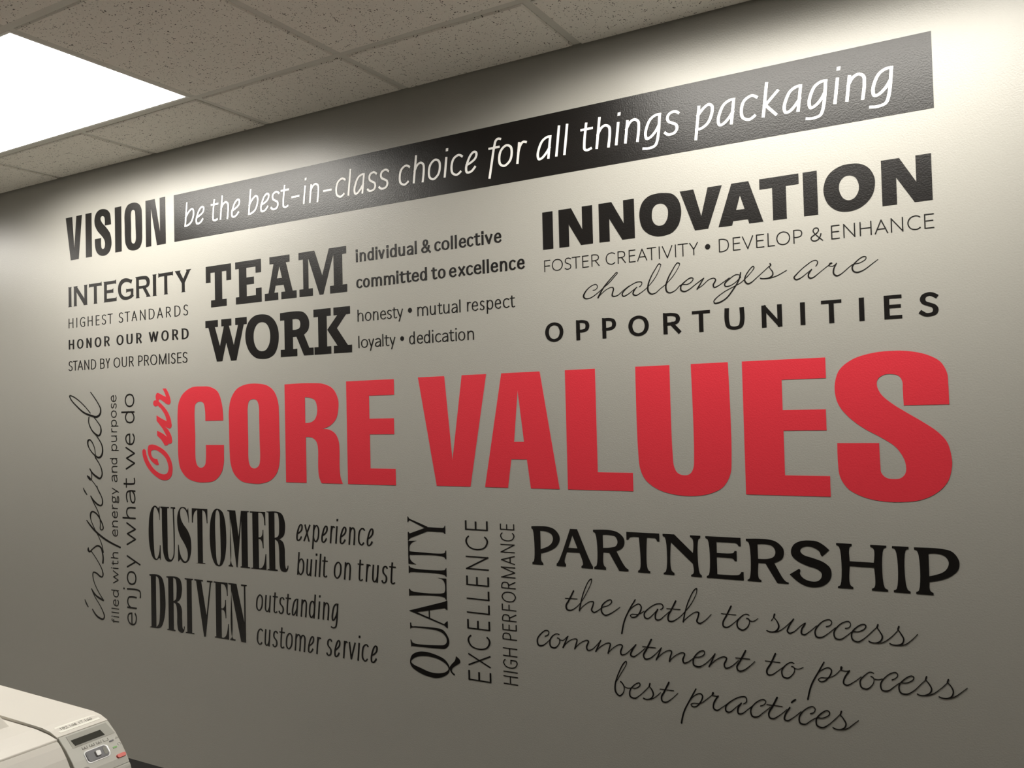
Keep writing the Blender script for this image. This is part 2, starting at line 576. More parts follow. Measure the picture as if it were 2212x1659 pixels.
# dropped-edge ceiling tiles hanging 7 mm below the flanges of a tee grid
TEE, DROP = 0.0238, 0.005
gx = [k * ROWS for k in range(-8, 9) if X0 < k * ROWS < X1]
gy = []
y = -EDGE
while y > Y1:
    gy.append(y)
    y -= ROWS
xs = [X0] + gx + [X1]
ys = [0.0] + gy + [Y1]


def in_troffer(xc, yc):
    return any(a < xc < a + 2 * ROWS and b < yc < b + ROWS for a, b in TROFFERS)


random.seed(4)
bm = bmesh.new()
for i in range(len(xs) - 1):
    for j in range(len(ys) - 1):
        xa, xb, yb, ya = xs[i], xs[i + 1], ys[j], ys[j + 1]
        if xb - xa < 0.05 or yb - ya < 0.05 or in_troffer((xa + xb) / 2, (ya + yb) / 2):
            continue
        g = TEE / 2 + 0.001
        x_0 = xa + (g if i else 0.002)
        x_1 = xb - (g if i < len(xs) - 2 else 0.002)
        y_1 = yb - (g if j else 0.002)
        y_0 = ya + (g if j < len(ys) - 2 else 0.002)
        z = CEIL + random.uniform(-0.0008, 0.0012)
        c = 0.004
        lo = [bm.verts.new(p) for p in ((x_0 + c, y_0 + c, z), (x_1 - c, y_0 + c, z), (x_1 - c, y_1 - c, z), (x_0 + c, y_1 - c, z))]
        mi = [bm.verts.new(p) for p in ((x_0, y_0, z + c), (x_1, y_0, z + c), (x_1, y_1, z + c), (x_0, y_1, z + c))]
        hi = [bm.verts.new(p) for p in ((x_0, y_0, CEIL + .02), (x_1, y_0, CEIL + .02), (x_1, y_1, CEIL + .02), (x_0, y_1, CEIL + .02))]
        bm.faces.new(lo[::-1])
        bm.faces.new(hi)
        for k in range(4):
            m = (k + 1) % 4
            bm.faces.new((lo[k], lo[m], mi[m], mi[k]))
            bm.faces.new((mi[k], mi[m], hi[m], hi[k]))
box(bm, X0, Y1, CEIL + 0.10, X1, 0.0, CEIL + 0.12)
ceiling = structure('ceiling', bm, M_tile)
bm = bmesh.new()
zt = CEIL + DROP


def tee_run(x0, y0, x1, y1):
    lap = 0.0004 if x1 - x0 > y1 - y0 else 0.0
    box(bm, x0, y0, zt - lap, x1, y1, zt + 0.0015 - lap / 2)
    if x1 - x0 > y1 - y0:
        ym = (y0 + y1) / 2
        box(bm, x0, ym - .001, zt + .0015, x1, ym + .001, zt + .03)
    else:
        xm = (x0 + x1) / 2
        box(bm, xm - .001, y0, zt + .0015, xm + .001, y1, zt + .03)


for xg in gx:
    prev = Y1
    cuts = sorted((b, b + ROWS) for a, b in TROFFERS if abs(a + ROWS - xg) < 0.01)
    for a, b in cuts:
        tee_run(xg - TEE / 2, prev, xg + TEE / 2, a)
        prev = b
    tee_run(xg - TEE / 2, prev, xg + TEE / 2, 0.0)
for yg in gy:
    tee_run(X0, yg - TEE / 2, X1, yg + TEE / 2)
grid = link('ceiling_grid', bm, M_tee, ceiling)

# ------------------------------------------------------------------ recessed troffers
LIGHT_LABELS = ['recessed ceiling light far left of the lettering, the first along the wall',
                'lit white ceiling panel above the VISION end of the mural',
                'recessed ceiling light above the INNOVATION end of the mural']
for (a, b), lab in zip(TROFFERS, LIGHT_LABELS):
    x0, x1, y0, y1 = a + TEE / 2, a + 2 * ROWS - TEE / 2, b + TEE / 2, b + ROWS - TEE / 2
    t = thing('ceiling_light', ((x0 + x1) / 2, (y0 + y1) / 2, CEIL), lab, 'ceiling light', 'recessed troffers along the mural wall')
    bm = bmesh.new()
    w = 0.010
    zb = zt - 0.001
    for q in ((x0, y0, x1, y0 + w), (x0, y1 - w, x1, y1), (x0, y0 + w, x0 + w, y1 - w), (x1 - w, y0 + w, x1, y1 - w)):
        box(bm, q[0], q[1], zb, q[2], q[3], zb + 0.006)
    link('frame', bm, M_trim, t)
    bm = bmesh.new()
    box(bm, x0, y0, zb + 0.03, x1, y1, zb + 0.08)
    link('housing', bm, M_trim, t)
    bm = bmesh.new()
    box(bm, x0 + w, y0 + w, zb + 0.001, x1 - w, y1 - w, zb + 0.005)
    link('diffuser', bm, M_lamp, t)

# ------------------------------------------------------------------ the lettering
# outlines and pen strokes of the hand-drawn words, millimetres on the wall (x along it, z above the floor)
TRACED = [
('bold black condensed word "VISION" left of the black banner', 'k', [
 ('letter', [
  'P-1188.7,2424.1 -1144.5,2424.1 -1132,2286.3 -1115.4,2424.1 -1078,2424.1 -1102.4,2241.4 -1156.7,2241.4',
 ]),
 ('letter', [
  'P-1053.5,2424.1 -1013.6,2424.1 -1013.6,2241.4 -1053.5,2241.4',
 ]),
 ('letter', [
  'P-886.8,2359.8 -888.5,2383~ -893.7,2405.6~ -909.5,2420.9~ -933.2,2428.4~ -959.5,2428.4~ -981.7,2417.6~ -993.2,2394.1~ -992.7,2374.5~ -985,2356.9~ -969.9,2338.3~ -952.6,2323.7~ -937.5,2309.5~ -927.8,2294.5~ -926.3,2280.6~ -931.7,2267.5~ -940.5,2265.2~ -949.1,2269.5~ -952.4,2282.3~ -951.9,2311.2 -992.4,2311.2 -991.6,2285.5~ -984.5,2261.1~ -969.3,2245.5~ -947.5,2237.6~ -919.2,2238.6~ -897.4,2251.2~ -885.7,2275.8~ -886.6,2300.6~ -893.9,2323.4~ -908.7,2341.7~ -927.9,2359.3~ -945.1,2373.9~ -954.1,2388.9~ -951.3,2398.2~ -940.3,2400.3~ -929.5,2394.5~ -926.2,2382.5~ -926.6,2359.8',
 ]),
 ('letter', [
  'P-861.4,2424.1 -820.8,2424.1 -820.8,2241.4 -861.4,2241.4',
 ]),
 ('letter', [
  'P-729.9,2425.7~ -709.6,2416.7~ -696.9,2397.5~ -694.1,2370.5~ -693.4,2303.8~ -695.2,2269.5~ -706.7,2246.8~ -725.2,2238.3~ -752,2237.4~ -778.8,2245.8~ -795.1,2267.9~ -799.6,2295.5~ -800,2344.2~ -800.6,2379.4~ -794.7,2405.7~ -779.7,2422.5~ -756.7,2427.9~;-746.1,2399~ -736.7,2393.7~ -734.1,2381.2~ -732.9,2335.5~ -732.7,2276.6~ -739.1,2266.1~ -747.4,2264.4~ -757.6,2270.2~ -760.7,2282.7~ -760.5,2339.1~ -760.9,2384.9~ -756.1,2397.1~',
 ]),
 ('letter', [
  'P-670.8,2424.1 -615.9,2424.1 -586.5,2290.5 -586.5,2424.1 -554,2424.1 -554,2241.4 -605.1,2241.4 -639.7,2392.4 -639.7,2241.4 -670.8,2241.4',
 ]),
]),
('black flared-serif word "INTEGRITY" below "VISION"', 'k', [
 ('letter', [
  'P-1177.1,2128.6 -1153,2128.6 -1155.3,2124.9 -1155.3,2047.7 -1151.6,2044.8 -1177.6,2044.8 -1174.3,2048.7 -1174.3,2125.5',
 ]),
 ('letter', [
  'P-1140.1,2128.6 -1112.5,2128.6 -1114.9,2123.9 -1066.3,2071.8 -1066.3,2123.9 -1069.4,2128.6 -1045.5,2128.6 -1048.9,2124 -1048.9,2048 -1045.6,2044.8 -1070.8,2044.8 -1073,2050 -1119.8,2103.5 -1119.8,2048.3 -1116.2,2044.8 -1140.1,2044.8 -1137.6,2049.8 -1137.6,2124.3',
 ]),
 ('letter', [
  'P-1035.3,2131 -1031.2,2128.6 -956.9,2128.6 -952.8,2132.6 -951.4,2114.6 -956.2,2116.3 -984,2116.3 -984,2049.1 -981.1,2044.8 -1005,2044.8 -1002.8,2049.7 -1002.8,2116.3 -1029.1,2116.3 -1035.3,2114.3',
 ]),
 ('letter', [
  'P-939.4,2128.6 -864.4,2128.6 -858.5,2132.2 -858.5,2112.7 -863.8,2116.3 -918.5,2116.3 -918.5,2093.2 -883,2093.2 -877.1,2098.1 -877.1,2079.6 -882.3,2080.7 -919.2,2080.7 -919.2,2058 -862.3,2058 -856.8,2061.5 -856.8,2044.8 -939.1,2044.8 -935.8,2049.1 -935.8,2123.8',
 ]),
 ('letter', [
  'P-757.1,2121.9 -764.8,2104.9 -769.7,2108.9~ -789.6,2114.8~ -810.5,2113.6~ -825.5,2102~ -828.6,2088.8~ -826,2072.3~ -811.5,2060.3~ -794.8,2056.1~ -778.1,2057.9~ -766.9,2063.1 -766.9,2075.2 -790.3,2075.2 -795.6,2071.8 -795.6,2088.5 -790.1,2086.1 -754.8,2086.1 -751.1,2084.4 -752.4,2060.4 -749.2,2056.2 -765.9,2048.2~ -786.7,2044.1~ -803.4,2043.9~ -826.4,2050.7~ -841.7,2068.3~ -846.8,2090.4~ -840.9,2111.6~ -825,2126.3~ -801.8,2130.8~ -781,2128~ -764.5,2122.3~',
 ]),
 ('letter', [
  'P-738.8,2128.7 -686.6,2128.8~ -666.4,2125.5~ -654.6,2115.1~ -651.6,2101.6~ -657.1,2087.7~ -674.5,2080.6 -651.8,2049 -647.1,2044.8 -674,2044.8 -671.1,2049.3 -693.6,2080.7 -716.6,2080.7 -716.6,2048 -712.5,2044.8 -737.1,2044.8 -733.6,2049.5 -733.6,2122.8;-716.9,2115.9 -690.8,2116~ -676.7,2113.3~ -669.7,2102~ -673.1,2093.1~ -691.3,2090.8~ -716.9,2091.3',
 ]),
 ('letter', [
  'P-635.1,2128.6 -610.5,2128.6 -613.9,2124.2 -613.9,2048.3 -610.9,2044.8 -635.1,2044.8 -632.2,2048.5 -632.2,2123.5',
 ]),
 ('letter', [
  'P-599.9,2132.3 -594.7,2128.6 -519.9,2128.6 -515.2,2131 -515.2,2112.4 -519.4,2116.3 -548.5,2116.3 -548.5,2048.2 -544.3,2044.8 -568.9,2044.8 -565.6,2048.6 -565.6,2116.3 -594.2,2116.3 -599.9,2112.4',
 ]),
 ('letter', [
  'P-504.5,2128.6 -471.7,2128.6 -475.6,2123.3 -457.2,2094.6 -437.8,2122.6 -441.5,2128.6 -410.7,2128.6 -418.3,2123.9 -449.2,2079.8 -449.2,2047.8 -445,2044.8 -469.6,2044.8 -465.2,2047.9 -465.2,2079.2 -499.6,2123.2',
 ]),
]),
('black slab-serif word "TEAM" right of "INTEGRITY"', 'k', [
 ('letter', [
  'P-331.7,2127.3 -198.2,2127.3 -198.2,2067.1 -222.5,2067.1 -222.5,2102.3 -246,2102.3 -246,1999.4 -223.1,1999.4 -223.1,1973.9 -305.4,1973.9 -305.4,1999.4 -283.8,1999.4 -283.8,2102.3 -307.2,2102.3 -307.2,2067.1 -331.7,2067.1',
 ]),
 ('letter', [
  'P-175.8,2127.3 -46,2127.3 -46,2079.9 -72.9,2079.9 -72.9,2102.3 -119.8,2102.3 -119.8,2067.1 -82.3,2067.1 -82.3,2041.4 -119.3,2041.4 -119.3,1999.4 -72.6,1999.4 -72.6,2024.2 -44.7,2024.2 -44.7,1973.9 -174.8,1973.9 -174.8,1999.4 -157.5,1999.4 -157.5,2102.3 -175.8,2102.3',
 ]),
 ('letter', [
  'P-3.4,2127.3 92.5,2127.3 92.5,2102.3 74.3,2102.3 104.6,1999.4 123,1999.4 123,1973.9 51.4,1973.9 51.4,1999.4 69.9,1999.4 63,2024.2 23.7,2024.2 17.2,1999.4 36,1999.4 36,1973.9 -28.8,1973.9 -28.8,1999.4 -10.5,1999.4 16.1,2102.3 -3.4,2102.3;43.4,2092.6 55.7,2048.9 30.4,2048.9',
 ]),
 ('letter', [
  'P135.4,2127.3 208.2,2127.3 242.2,2038.2 274,2127.3 349.1,2127.3 349.1,2102.3 331,2102.3 331,1999.4 350.6,1999.4 350.6,1973.9 276.4,1973.9 276.4,1999.4 293.5,1999.4 293.5,2101.4 290.8,2101.6 245.4,1973.9 228.8,1973.9 181.5,2100.2 179,2100.5 179,1999.4 198,1999.4 198,1973.9 137.1,1973.9 137.1,1999.4 155.4,1999.4 155.4,2102.3 135.4,2102.3',
 ]),
]),
('black slab-serif word "WORK" directly below "TEAM"', 'k', [
 ('letter', [
  'P-337.8,1924.9 -271.6,1924.9 -271.6,1899.2 -287.8,1899.2 -261.8,1826.5 -239.6,1899.2 -252.8,1899.2 -252.8,1924.9 -200.6,1924.9 -200.6,1899.2 -213.5,1899.2 -189.2,1826.7 -165.6,1899.2 -179.9,1899.2 -179.9,1924.9 -121.7,1924.9 -121.7,1899.2 -137.2,1899.2 -177.2,1771.1 -205.1,1771.1 -228.9,1839.3 -250.6,1771.1 -278.8,1771.1 -321.9,1899.2 -337.8,1899.2',
 ]),
 ('letter', [
  'P-44.7,1928.2~ -11.6,1921.6~ 15.6,1901.9~ 30.5,1875.8~ 34.9,1845.4~ 29,1810.6~ 12.9,1783.9~ -13.3,1771.5~ -46.6,1769.4~ -81.8,1776.3~ -109.8,1798.2~ -125.4,1827.3~ -129.4,1855.9~ -124.1,1883.8~ -109.2,1908.5~ -80.2,1925.5~;-45.4,1900.5~ -24.5,1893.5~ -10,1873.5~ -5.7,1845.4~ -12.3,1818.1~ -28.4,1800.1~ -47.7,1796.8~ -68.7,1803.6~ -84.2,1824.9~ -88.6,1853.3~ -83,1878.5~ -66.6,1896.5~',
 ]),
 ('letter', [
  'P43.3,1925 141.1,1924.1~ 160.7,1915.9~ 175.1,1897.6~ 178.8,1877.8~ 172.5,1857.4~ 154.1,1843.2 177.5,1796 197,1796 197,1771.1 153.3,1771.1 119.2,1837.8 102,1837.8 102,1796 121.6,1796 121.6,1771.1 44.1,1771.1 44.1,1796 63.1,1796 63.1,1899.2 43.3,1899.2;101.3,1899.4 122.3,1899.1~ 134.4,1893.3~ 138.4,1879.4~ 133.8,1867.4~ 119.8,1862.7~ 101.3,1862.7',
 ]),
 ('letter', [
  'P199.5,1924.9 276.3,1924.9 276.3,1899.2 258,1899.2 258,1796 276.3,1796 276.3,1771.1 201.4,1771.1 201.4,1796 219.8,1796 219.8,1899.2 199.5,1899.2',
  'P289.2,1924.9 361,1924.9 361,1899.2 343.5,1899.2 302.6,1855.1 349.2,1796 366.7,1796 366.7,1771.1 288.1,1771.1 288.1,1796 304.6,1796 260.3,1852.2 306.2,1899.2 289.2,1899.2',
 ]),
]),
('heavy black word "INNOVATION" below the right end of the banner', 'k', [
 ('letter', [
  'P1092.2,2137.7 1125.7,2137.7 1125.7,2029 1092.2,2029',
 ]),
 ('letter', [
  'P1145.1,2137.7 1185.3,2137.7 1219.1,2072.9 1219.1,2137.7 1251.2,2137.7 1251.2,2029 1214,2029 1176.8,2092 1176.8,2029 1145.1,2029',
 ]),
 ('letter', [
  'P1271,2137.7 1310.2,2137.7 1345.2,2074.1 1345.2,2137.7 1377.1,2137.7 1377.1,2029 1339.9,2029 1302.4,2091.8 1302.4,2029 1271,2029',
 ]),
 ('letter', [
  'P1464.1,2140.5~ 1487.2,2134.4~ 1503.3,2116.7~ 1510.1,2091~ 1509,2071.3~ 1501.1,2047.7~ 1483.9,2031.2~ 1463.1,2025.6~ 1439.6,2026.2~ 1416.1,2035.9~ 1399.4,2053.2~ 1392.2,2079.4~ 1392.9,2102.1~ 1401.6,2123.7~ 1419.3,2137.6~ 1441.9,2141.8~;1454.1,2113.2~ 1465.6,2107.6~ 1473,2094.8~ 1473.4,2081.1~ 1469.5,2066.7~ 1460.1,2055.4~ 1447,2053.9~ 1435.4,2059.9~ 1428.4,2073.3~ 1427.8,2088.5~ 1431.5,2103.1~ 1440.9,2111.8~',
 ]),
 ('letter', [
  'P1507.8,2137.7 1545.3,2137.7 1564.7,2064.4 1583.9,2137.7 1621.6,2137.7 1582.2,2029 1546.1,2029',
 ]),
 ('letter', [
  'P1646.5,2137.7 1690.4,2137.7 1725.2,2029 1689.3,2029 1686.6,2040.2 1648.5,2040.2 1645.3,2029 1609.6,2029;1667.8,2104.5 1678.7,2067.6 1656.8,2067.6',
 ]),
 ('letter', [
  'P1718,2137.7 1814.8,2137.7 1814.8,2111.5 1783.4,2111.5 1783.4,2029 1749.6,2029 1749.6,2111.5 1718,2111.5',
 ]),
 ('letter', [
  'P1825.1,2137.7 1858.7,2137.7 1858.7,2029 1825.1,2029',
 ]),
 ('letter', [
  'P1938.8,2141.5~ 1959.6,2137.7~ 1977.8,2125.1~ 1989.3,2102.2~ 1990.2,2082.1~ 1983.7,2058.7~ 1968.7,2040.8~ 1949.7,2030.1~ 1924.4,2026.9~ 1901.3,2033.4~ 1882.7,2050.8~ 1873.8,2074.8~ 1873.8,2095.3~ 1881.7,2116.8~ 1896.1,2131.6~ 1917.7,2140.5~;1934.7,2113.7~ 1946.1,2107.8~ 1952.9,2094.5~ 1954.5,2080.8~ 1951,2067.9~ 1942.2,2056.9~ 1929.6,2054~ 1918.2,2060.4~ 1910.8,2075~ 1908.9,2087.7~ 1912.2,2101.9~ 1922.1,2112.3~',
 ]),
 ('letter', [
  'P2005.2,2137.7 2045,2137.7 2079.9,2076 2079.9,2137.7 2112.9,2137.7 2112.9,2029 2074.9,2029 2037.1,2092.4 2037.1,2029 2005.2,2029',
 ]),
]),
('black script words "challenges are" above "OPPORTUNITIES"', 'k', [
 ('word', [
  'S1246.7,1897,1.7 1255.9,1898.8,1.7 1260.9,1905.6,2.1 1257.7,1912.4,2 1247.8,1912,2 1233.3,1904.2,2.4 1221.5,1892.2,3.8 1217.4,1882.2,4.6 1222.4,1876,3.6 1235.3,1875.4,2.3 1252.5,1883,2 1269.8,1894.4,2 1279.9,1901.8,2 1298.4,1915,2 1315.5,1931.3,2 1321.8,1937.1,2 1321.3,1939.7,2.3 1318,1939.3,2 1310,1931.8,2.3 1290,1913.2,3 1275.5,1896.5,3.7 1262.2,1874.9,4.4',
  'S1264.2,1877.3,1.7 1283.8,1893.1,1.7 1300.7,1900.1,1.7 1307.6,1899.2,2.6 1309.4,1894.7,3.4 1305.8,1883.4,3.7 1305,1877.1,3.7 1310.5,1874.6,2.9 1322.1,1876.9,2 1336.2,1887.1,1.7 1355.6,1899.3,1.7',
  'S1385.6,1894,2 1392.5,1899.7,2 1392.9,1905.5,2.3 1382.9,1908.2,1.9 1366.6,1903.4,2 1344.4,1890.2,2.3 1334.5,1878.3,3.7 1338.4,1872.4,3.2 1352.2,1876.8,2 1366,1885.7,1.7 1378.4,1893.4,2.3',
  'S1377.6,1893.5,2.3 1368.6,1882.9,3.6 1367,1875.5,3.9 1375,1871.5,2.8 1387.2,1876.2,2 1409,1890.6,1.7 1433.6,1917.1,1.7 1447.5,1943.2,1.7 1448.7,1948.5,2.3 1443.8,1951,2.2 1434.3,1939.5,2.3 1420.4,1918.4,2.9 1411.3,1896.7,3.9 1411.3,1879.1,4.2 1420.3,1871.3,3.1 1432.2,1873.5,1.9 1445.6,1883.5,1.6 1460.2,1893.3,1.6 1482.8,1914.7,1.6 1500.3,1940.1,1.6 1501.5,1945.4,2.2 1495.4,1948,2.2 1480.7,1929.8,2.5 1467.1,1906.3,3.5 1461.3,1887,4.1 1464,1874.3,3.8 1472.4,1869.9,2.8 1486.7,1874.8,1.9 1503.8,1888.5,1.6 1522.8,1888.7,1.6 1535.6,1897.2,1.9 1537.1,1902.7,2.2 1530.3,1904.6,2.2 1515.4,1896.7,2.2 1503.7,1885.5,3.4 1503.3,1874.5,3.7 1512.1,1870,2.7 1524.8,1873.8,1.9 1542.8,1885.6,1.6 1566.2,1900.4,1.9',
  'S1566.2,1900.4,1.9 1557.8,1887.8,3.1 1547.4,1872.9,3.7',
  'S1547.9,1874.1,1.6 1560.1,1880.3,1.6 1580.3,1895.4,1.6 1593.9,1897.2,2.1 1597.4,1892.5,3 1590.9,1879.8,3.6 1593.1,1873.6,3 1603,1876.3,1.8 1619.1,1885.6,1.5 1633.8,1894.9,1.5',
  'S1662.9,1892.1,1.5 1661.4,1898.2,1.5 1650.8,1900.9,1.8 1633.7,1891.4,2.1 1621.3,1880.6,3.3 1622.3,1873.8,3 1633.1,1873.5,1.8 1647.7,1880.5,1.5 1662.4,1893.3,1.5',
  'S1663.3,1905.1,2.9 1657.4,1885.5,3.2 1642.4,1863.1,3.2 1624.9,1843.1,3 1605.2,1832.8,3.3 1593,1832.1,3 1591.2,1837.6,2.4 1600.8,1847.6,1.8 1620.7,1860.3,1.5 1647.5,1872.1,1.5 1662.5,1879.1,1.5 1677,1890.7,1.5 1694,1907.9,1.5 1697.7,1914.6,2.1 1695.5,1918.2,2.1 1685.9,1910,2.1 1674.7,1893.3,2.6 1673.2,1882.8,3.5 1680,1875,3.5 1688.3,1876.6,2.4 1705.1,1889.1,1.5 1736,1914.2,1.5',
  'S1738.4,1919.8,3.7 1739.5,1916.1,3.1 1736.4,1913.4,2',
  'S1735.9,1913.5,2 1738,1908.1,2 1744.1,1898.1,3.1 1743.2,1890.1,3.1 1735,1885,2.3 1721.1,1884,1.8 1712.4,1885.8,2.3',
  'S1713.8,1884.5,1.5 1732.6,1883.4,1.8 1751.1,1886.9,1.5 1764.9,1892.6,1.5 1778.7,1899.7,1.2',
 ]),
 ('word', [
  'S1848.5,1902.4,1.7 1853.1,1909.9,2.4 1851.1,1915.8,2 1843.5,1916.6,1.7 1823.4,1905,1.7 1802.9,1887.6,2.3 1795.9,1879.1,3.3 1800.2,1873.6,3.4 1811.4,1876.4,2.3 1827.2,1887.4,1.4 1838.4,1895,2',
  'S1838.4,1895,3 1830.3,1882.5,3.5 1832.3,1875,3.6 1839.9,1874.3,2.8 1855.5,1884.6,1.4 1873.2,1897.5,1.4 1881,1902.8,1.9',
  'S1880.3,1901.3,1.9 1882.1,1904.5,4 1886,1905.9,3',
  'S1879.8,1899.8,1.7 1888.3,1898.2,1.4 1897.4,1904,1.7',
  'S1897,1904.1,2.4 1890.2,1890.1,3.2 1890.2,1878.8,3.7 1897.1,1873.6,3.3 1906.7,1877.2,1.9 1928.4,1894,1.4 1934.8,1897.8,1.4 1949.4,1899.6,1.4 1963.1,1907,1.6 1964.4,1912.4,2.1 1958.2,1913.8,1.9 1943.4,1904.7,2.1 1932.9,1891.3,3.4 1935.3,1881,3.4 1943.5,1877.5,3 1957.1,1881,1.9 1976,1893.4,1.4 1990.7,1903.6,1.1',
 ]),
]),
('small red brush-script word "Our" standing upright left of "CORE"', 'r', [
 ('letter', [
  'P-707.3,1441.9~ -698.4,1447.7~ -689.2,1443.3~ -684.3,1426.2~ -670,1400.2~ -644.6,1374.4~ -613.4,1356.7~ -582.2,1350.7~ -562.7,1356.2~ -554.6,1373~ -558.2,1390.9~ -569.4,1411.4~ -592.4,1429.3~ -623.5,1443.4~ -643.2,1444.7~ -655.2,1439.4~ -656.2,1429~ -649.7,1417.3~ -637.9,1410.9~ -620.2,1408.9 -610.8,1387.8 -620.7,1385.6~ -640.3,1392.7~ -661.8,1408.1~ -673.4,1428.9~ -675.9,1444.6~ -670.8,1460.3~ -658.7,1465~ -634.9,1464.2~ -603.6,1455.1~ -572.7,1439.7~ -549.9,1419.2~ -536.9,1396.3~ -532.3,1373.3~ -537.8,1347.6~ -555.5,1331.9~ -578.8,1328.4~ -606,1332.3~ -641.1,1348.5~ -672.5,1371.4~ -696,1400~ -706.8,1426.1~',
 ]),
 ('letter', [
  'P-618.1,1519.2 -586.9,1508.1 -560.7,1495 -533.9,1485.9~ -534.2,1473.1~ -543.1,1468 -552.7,1469.3 -559.8,1462.1 -575.4,1462.1 -581.8,1470.6 -597.1,1486.2 -619.2,1500.3',
  'P-620.5,1557.7 -573.9,1535.6 -551.7,1519.4~ -534.9,1493.6~ -534.1,1478.2 -560.7,1495 -586.5,1527.5',
  'P-620.7,1578.5 -593.6,1566.4 -560.7,1554.2 -535,1544.9~ -536.1,1532.1~ -545.8,1526.3 -555.4,1529.7 -573.9,1535.6 -601.9,1543.2 -620.7,1557.7',
 ]),
 ('letter', [
  'P-610.3,1616~ -592.9,1602.6~ -570,1576.3~ -561.9,1554 -535.1,1539.8 -537.5,1557.8~ -550.5,1583.7~ -569.4,1604.7~ -596.3,1624.7 -606,1631.5',
  'P-639.7,1627.1~ -635.6,1634.8~ -619.7,1637~ -608,1630.2~ -606.3,1618.5~ -618.2,1614.9~ -628.1,1613.3~ -637.9,1619.2~',
  'P-624.3,1644.9 -623.3,1657.9~ -615.2,1665.5~ -605.4,1663.9~ -584,1655.5~ -563.9,1648.4 -568.3,1658.9~ -583.5,1681.4 -564,1681.4 -548.9,1660.9~ -539.7,1640~ -538.8,1627.2~ -545.9,1619.6~ -557.5,1620.4~ -584.4,1633.5~ -601.9,1640.4~ -607.9,1636.7 -606,1630.9 -619.8,1634.4',
 ]),
]),
('large red word "CORE" in the middle of the wall', 'r', [
 ('letter', [
  'P-250.8,1553.2 -251.4,1578.4~ -258,1618.6~ -277.3,1659.2~ -317.6,1678.6~ -358.8,1682.1~ -418.6,1680~ -467.8,1656.9~ -491.8,1624.4~ -498.8,1583.1~ -498.6,1500.2~ -497.3,1413.2~ -485.8,1372~ -449.8,1339.7~ -401.9,1326.3~ -354.4,1324.5~ -301.7,1332.4~ -266.5,1359~ -251.4,1395.1~ -249.4,1434.9~ -248.8,1463.8 -344.4,1463.8 -345.6,1410.3~ -350.1,1390~ -371,1378.4~ -391.7,1385.5~ -401.5,1405.8~ -402.5,1499.6~ -404.2,1589.5~ -398.9,1616~ -374.8,1626.4~ -354.2,1618.9~ -346.9,1596.5~ -345.5,1553.2',
 ]),
 ('letter', [
  'P-70,1681.8~ -21.9,1672.4~ 9.4,1650.2~ 26.9,1611.4~ 29.6,1573.2~ 30.4,1493.1~ 30.2,1417~ 18.7,1371.2~ -13.6,1340.1~ -61.8,1326.8~ -105.1,1325.9~ -159.9,1333.3~ -198.4,1360.1~ -214.5,1395.4~ -219.1,1442.9~ -220,1530.2~ -219.9,1585.8~ -209.4,1629.3~ -180.5,1664.1~ -135.6,1680.3~;-95.6,1627.4~ -76.7,1621.8~ -67.4,1602.1~ -66.3,1559.5~ -65.9,1482~ -65.3,1412.4~ -71.1,1391.1~ -90.3,1380~ -112,1384.8~ -122.5,1404.2~ -123.7,1474.4~ -124.5,1560.4~ -123.6,1599.5~ -116,1620.9~',
 ]),
 ('letter', [
  'P59,1674.5 183.9,1674.5~ 242.9,1668.7~ 281.1,1650.8~ 301.8,1615.5~ 302.5,1586.3~ 293.1,1553.6~ 268.5,1530.2~ 228.5,1517.8 263.3,1513.8~ 287,1500.8~ 300.8,1477.1~ 303.9,1451.6~ 303.2,1382.6~ 307.2,1353.6~ 316.2,1333.8 222.5,1333.8 213.2,1351.9~ 208.9,1377.6~ 208.4,1458.9~ 200,1477.4~ 182,1488.5~ 154,1490.5 154,1333.8 59,1333.8;153,1627 177.8,1624.4~ 199.8,1614.5~ 208.2,1592~ 207.2,1569.8~ 198.3,1551.5~ 180.7,1541.3~ 153,1538.3',
 ]),
 ('letter', [
  'P338.8,1674.6 537.7,1674.6 537.7,1624.2 434.6,1624.2 434.6,1548.9 535.1,1548.9 535.1,1497.6 435,1497.6 435,1386.6 537.8,1386.6 537.8,1333.8 338.8,1333.8',
 ]),
]),
('large red word "VALUES" right of "CORE"', 'r', [
 ('letter', [
  'P634,1676.2 733.9,1676.2 758.2,1414.8 799.2,1676.2 887,1676.2 821.8,1336.3 697.3,1336.3',
 ]),
 ('letter', [
  'P940.3,1676.2 1069.9,1676.2 1125.3,1336.3 1031.8,1336.3 1020.8,1420.5 967.6,1420.5 954.1,1336.3 874.3,1336.3;994.9,1623.8 1012.6,1472.1 978.5,1472.1',
 ]),
 ('letter', [
  'P1152.2,1676.2 1246.1,1676.2 1246.1,1386.4 1351.1,1386.4 1351.1,1336.3 1152.2,1336.3',
 ]),
 ('letter', [
  'P1366.9,1676.2 1464.6,1676.2 1466,1440.8~ 1469.3,1404.1~ 1479.3,1387.5~ 1498.1,1382.2~ 1512.7,1386.4~ 1522,1401.4~ 1525.1,1434.5~ 1523.6,1676.2 1622.5,1676.2 1624.2,1425.3~ 1619.7,1386.5~ 1599.9,1353.8~ 1567.9,1336.7~ 1530.6,1329.1~ 1479.2,1329.2~ 1423.4,1342.8~ 1388.3,1367.4~ 1373.6,1396.1~ 1368.8,1440.5~',
 ]),
 ('letter', [
  'P1658.9,1676.2 1863.2,1676.2 1863.2,1625.6 1757.2,1625.6 1757.2,1549.4 1860.4,1549.4 1860.4,1498 1757.6,1498 1757.6,1386.4 1864.8,1386.4 1864.8,1336.3 1658.9,1336.3',
 ]),
 ('letter', [
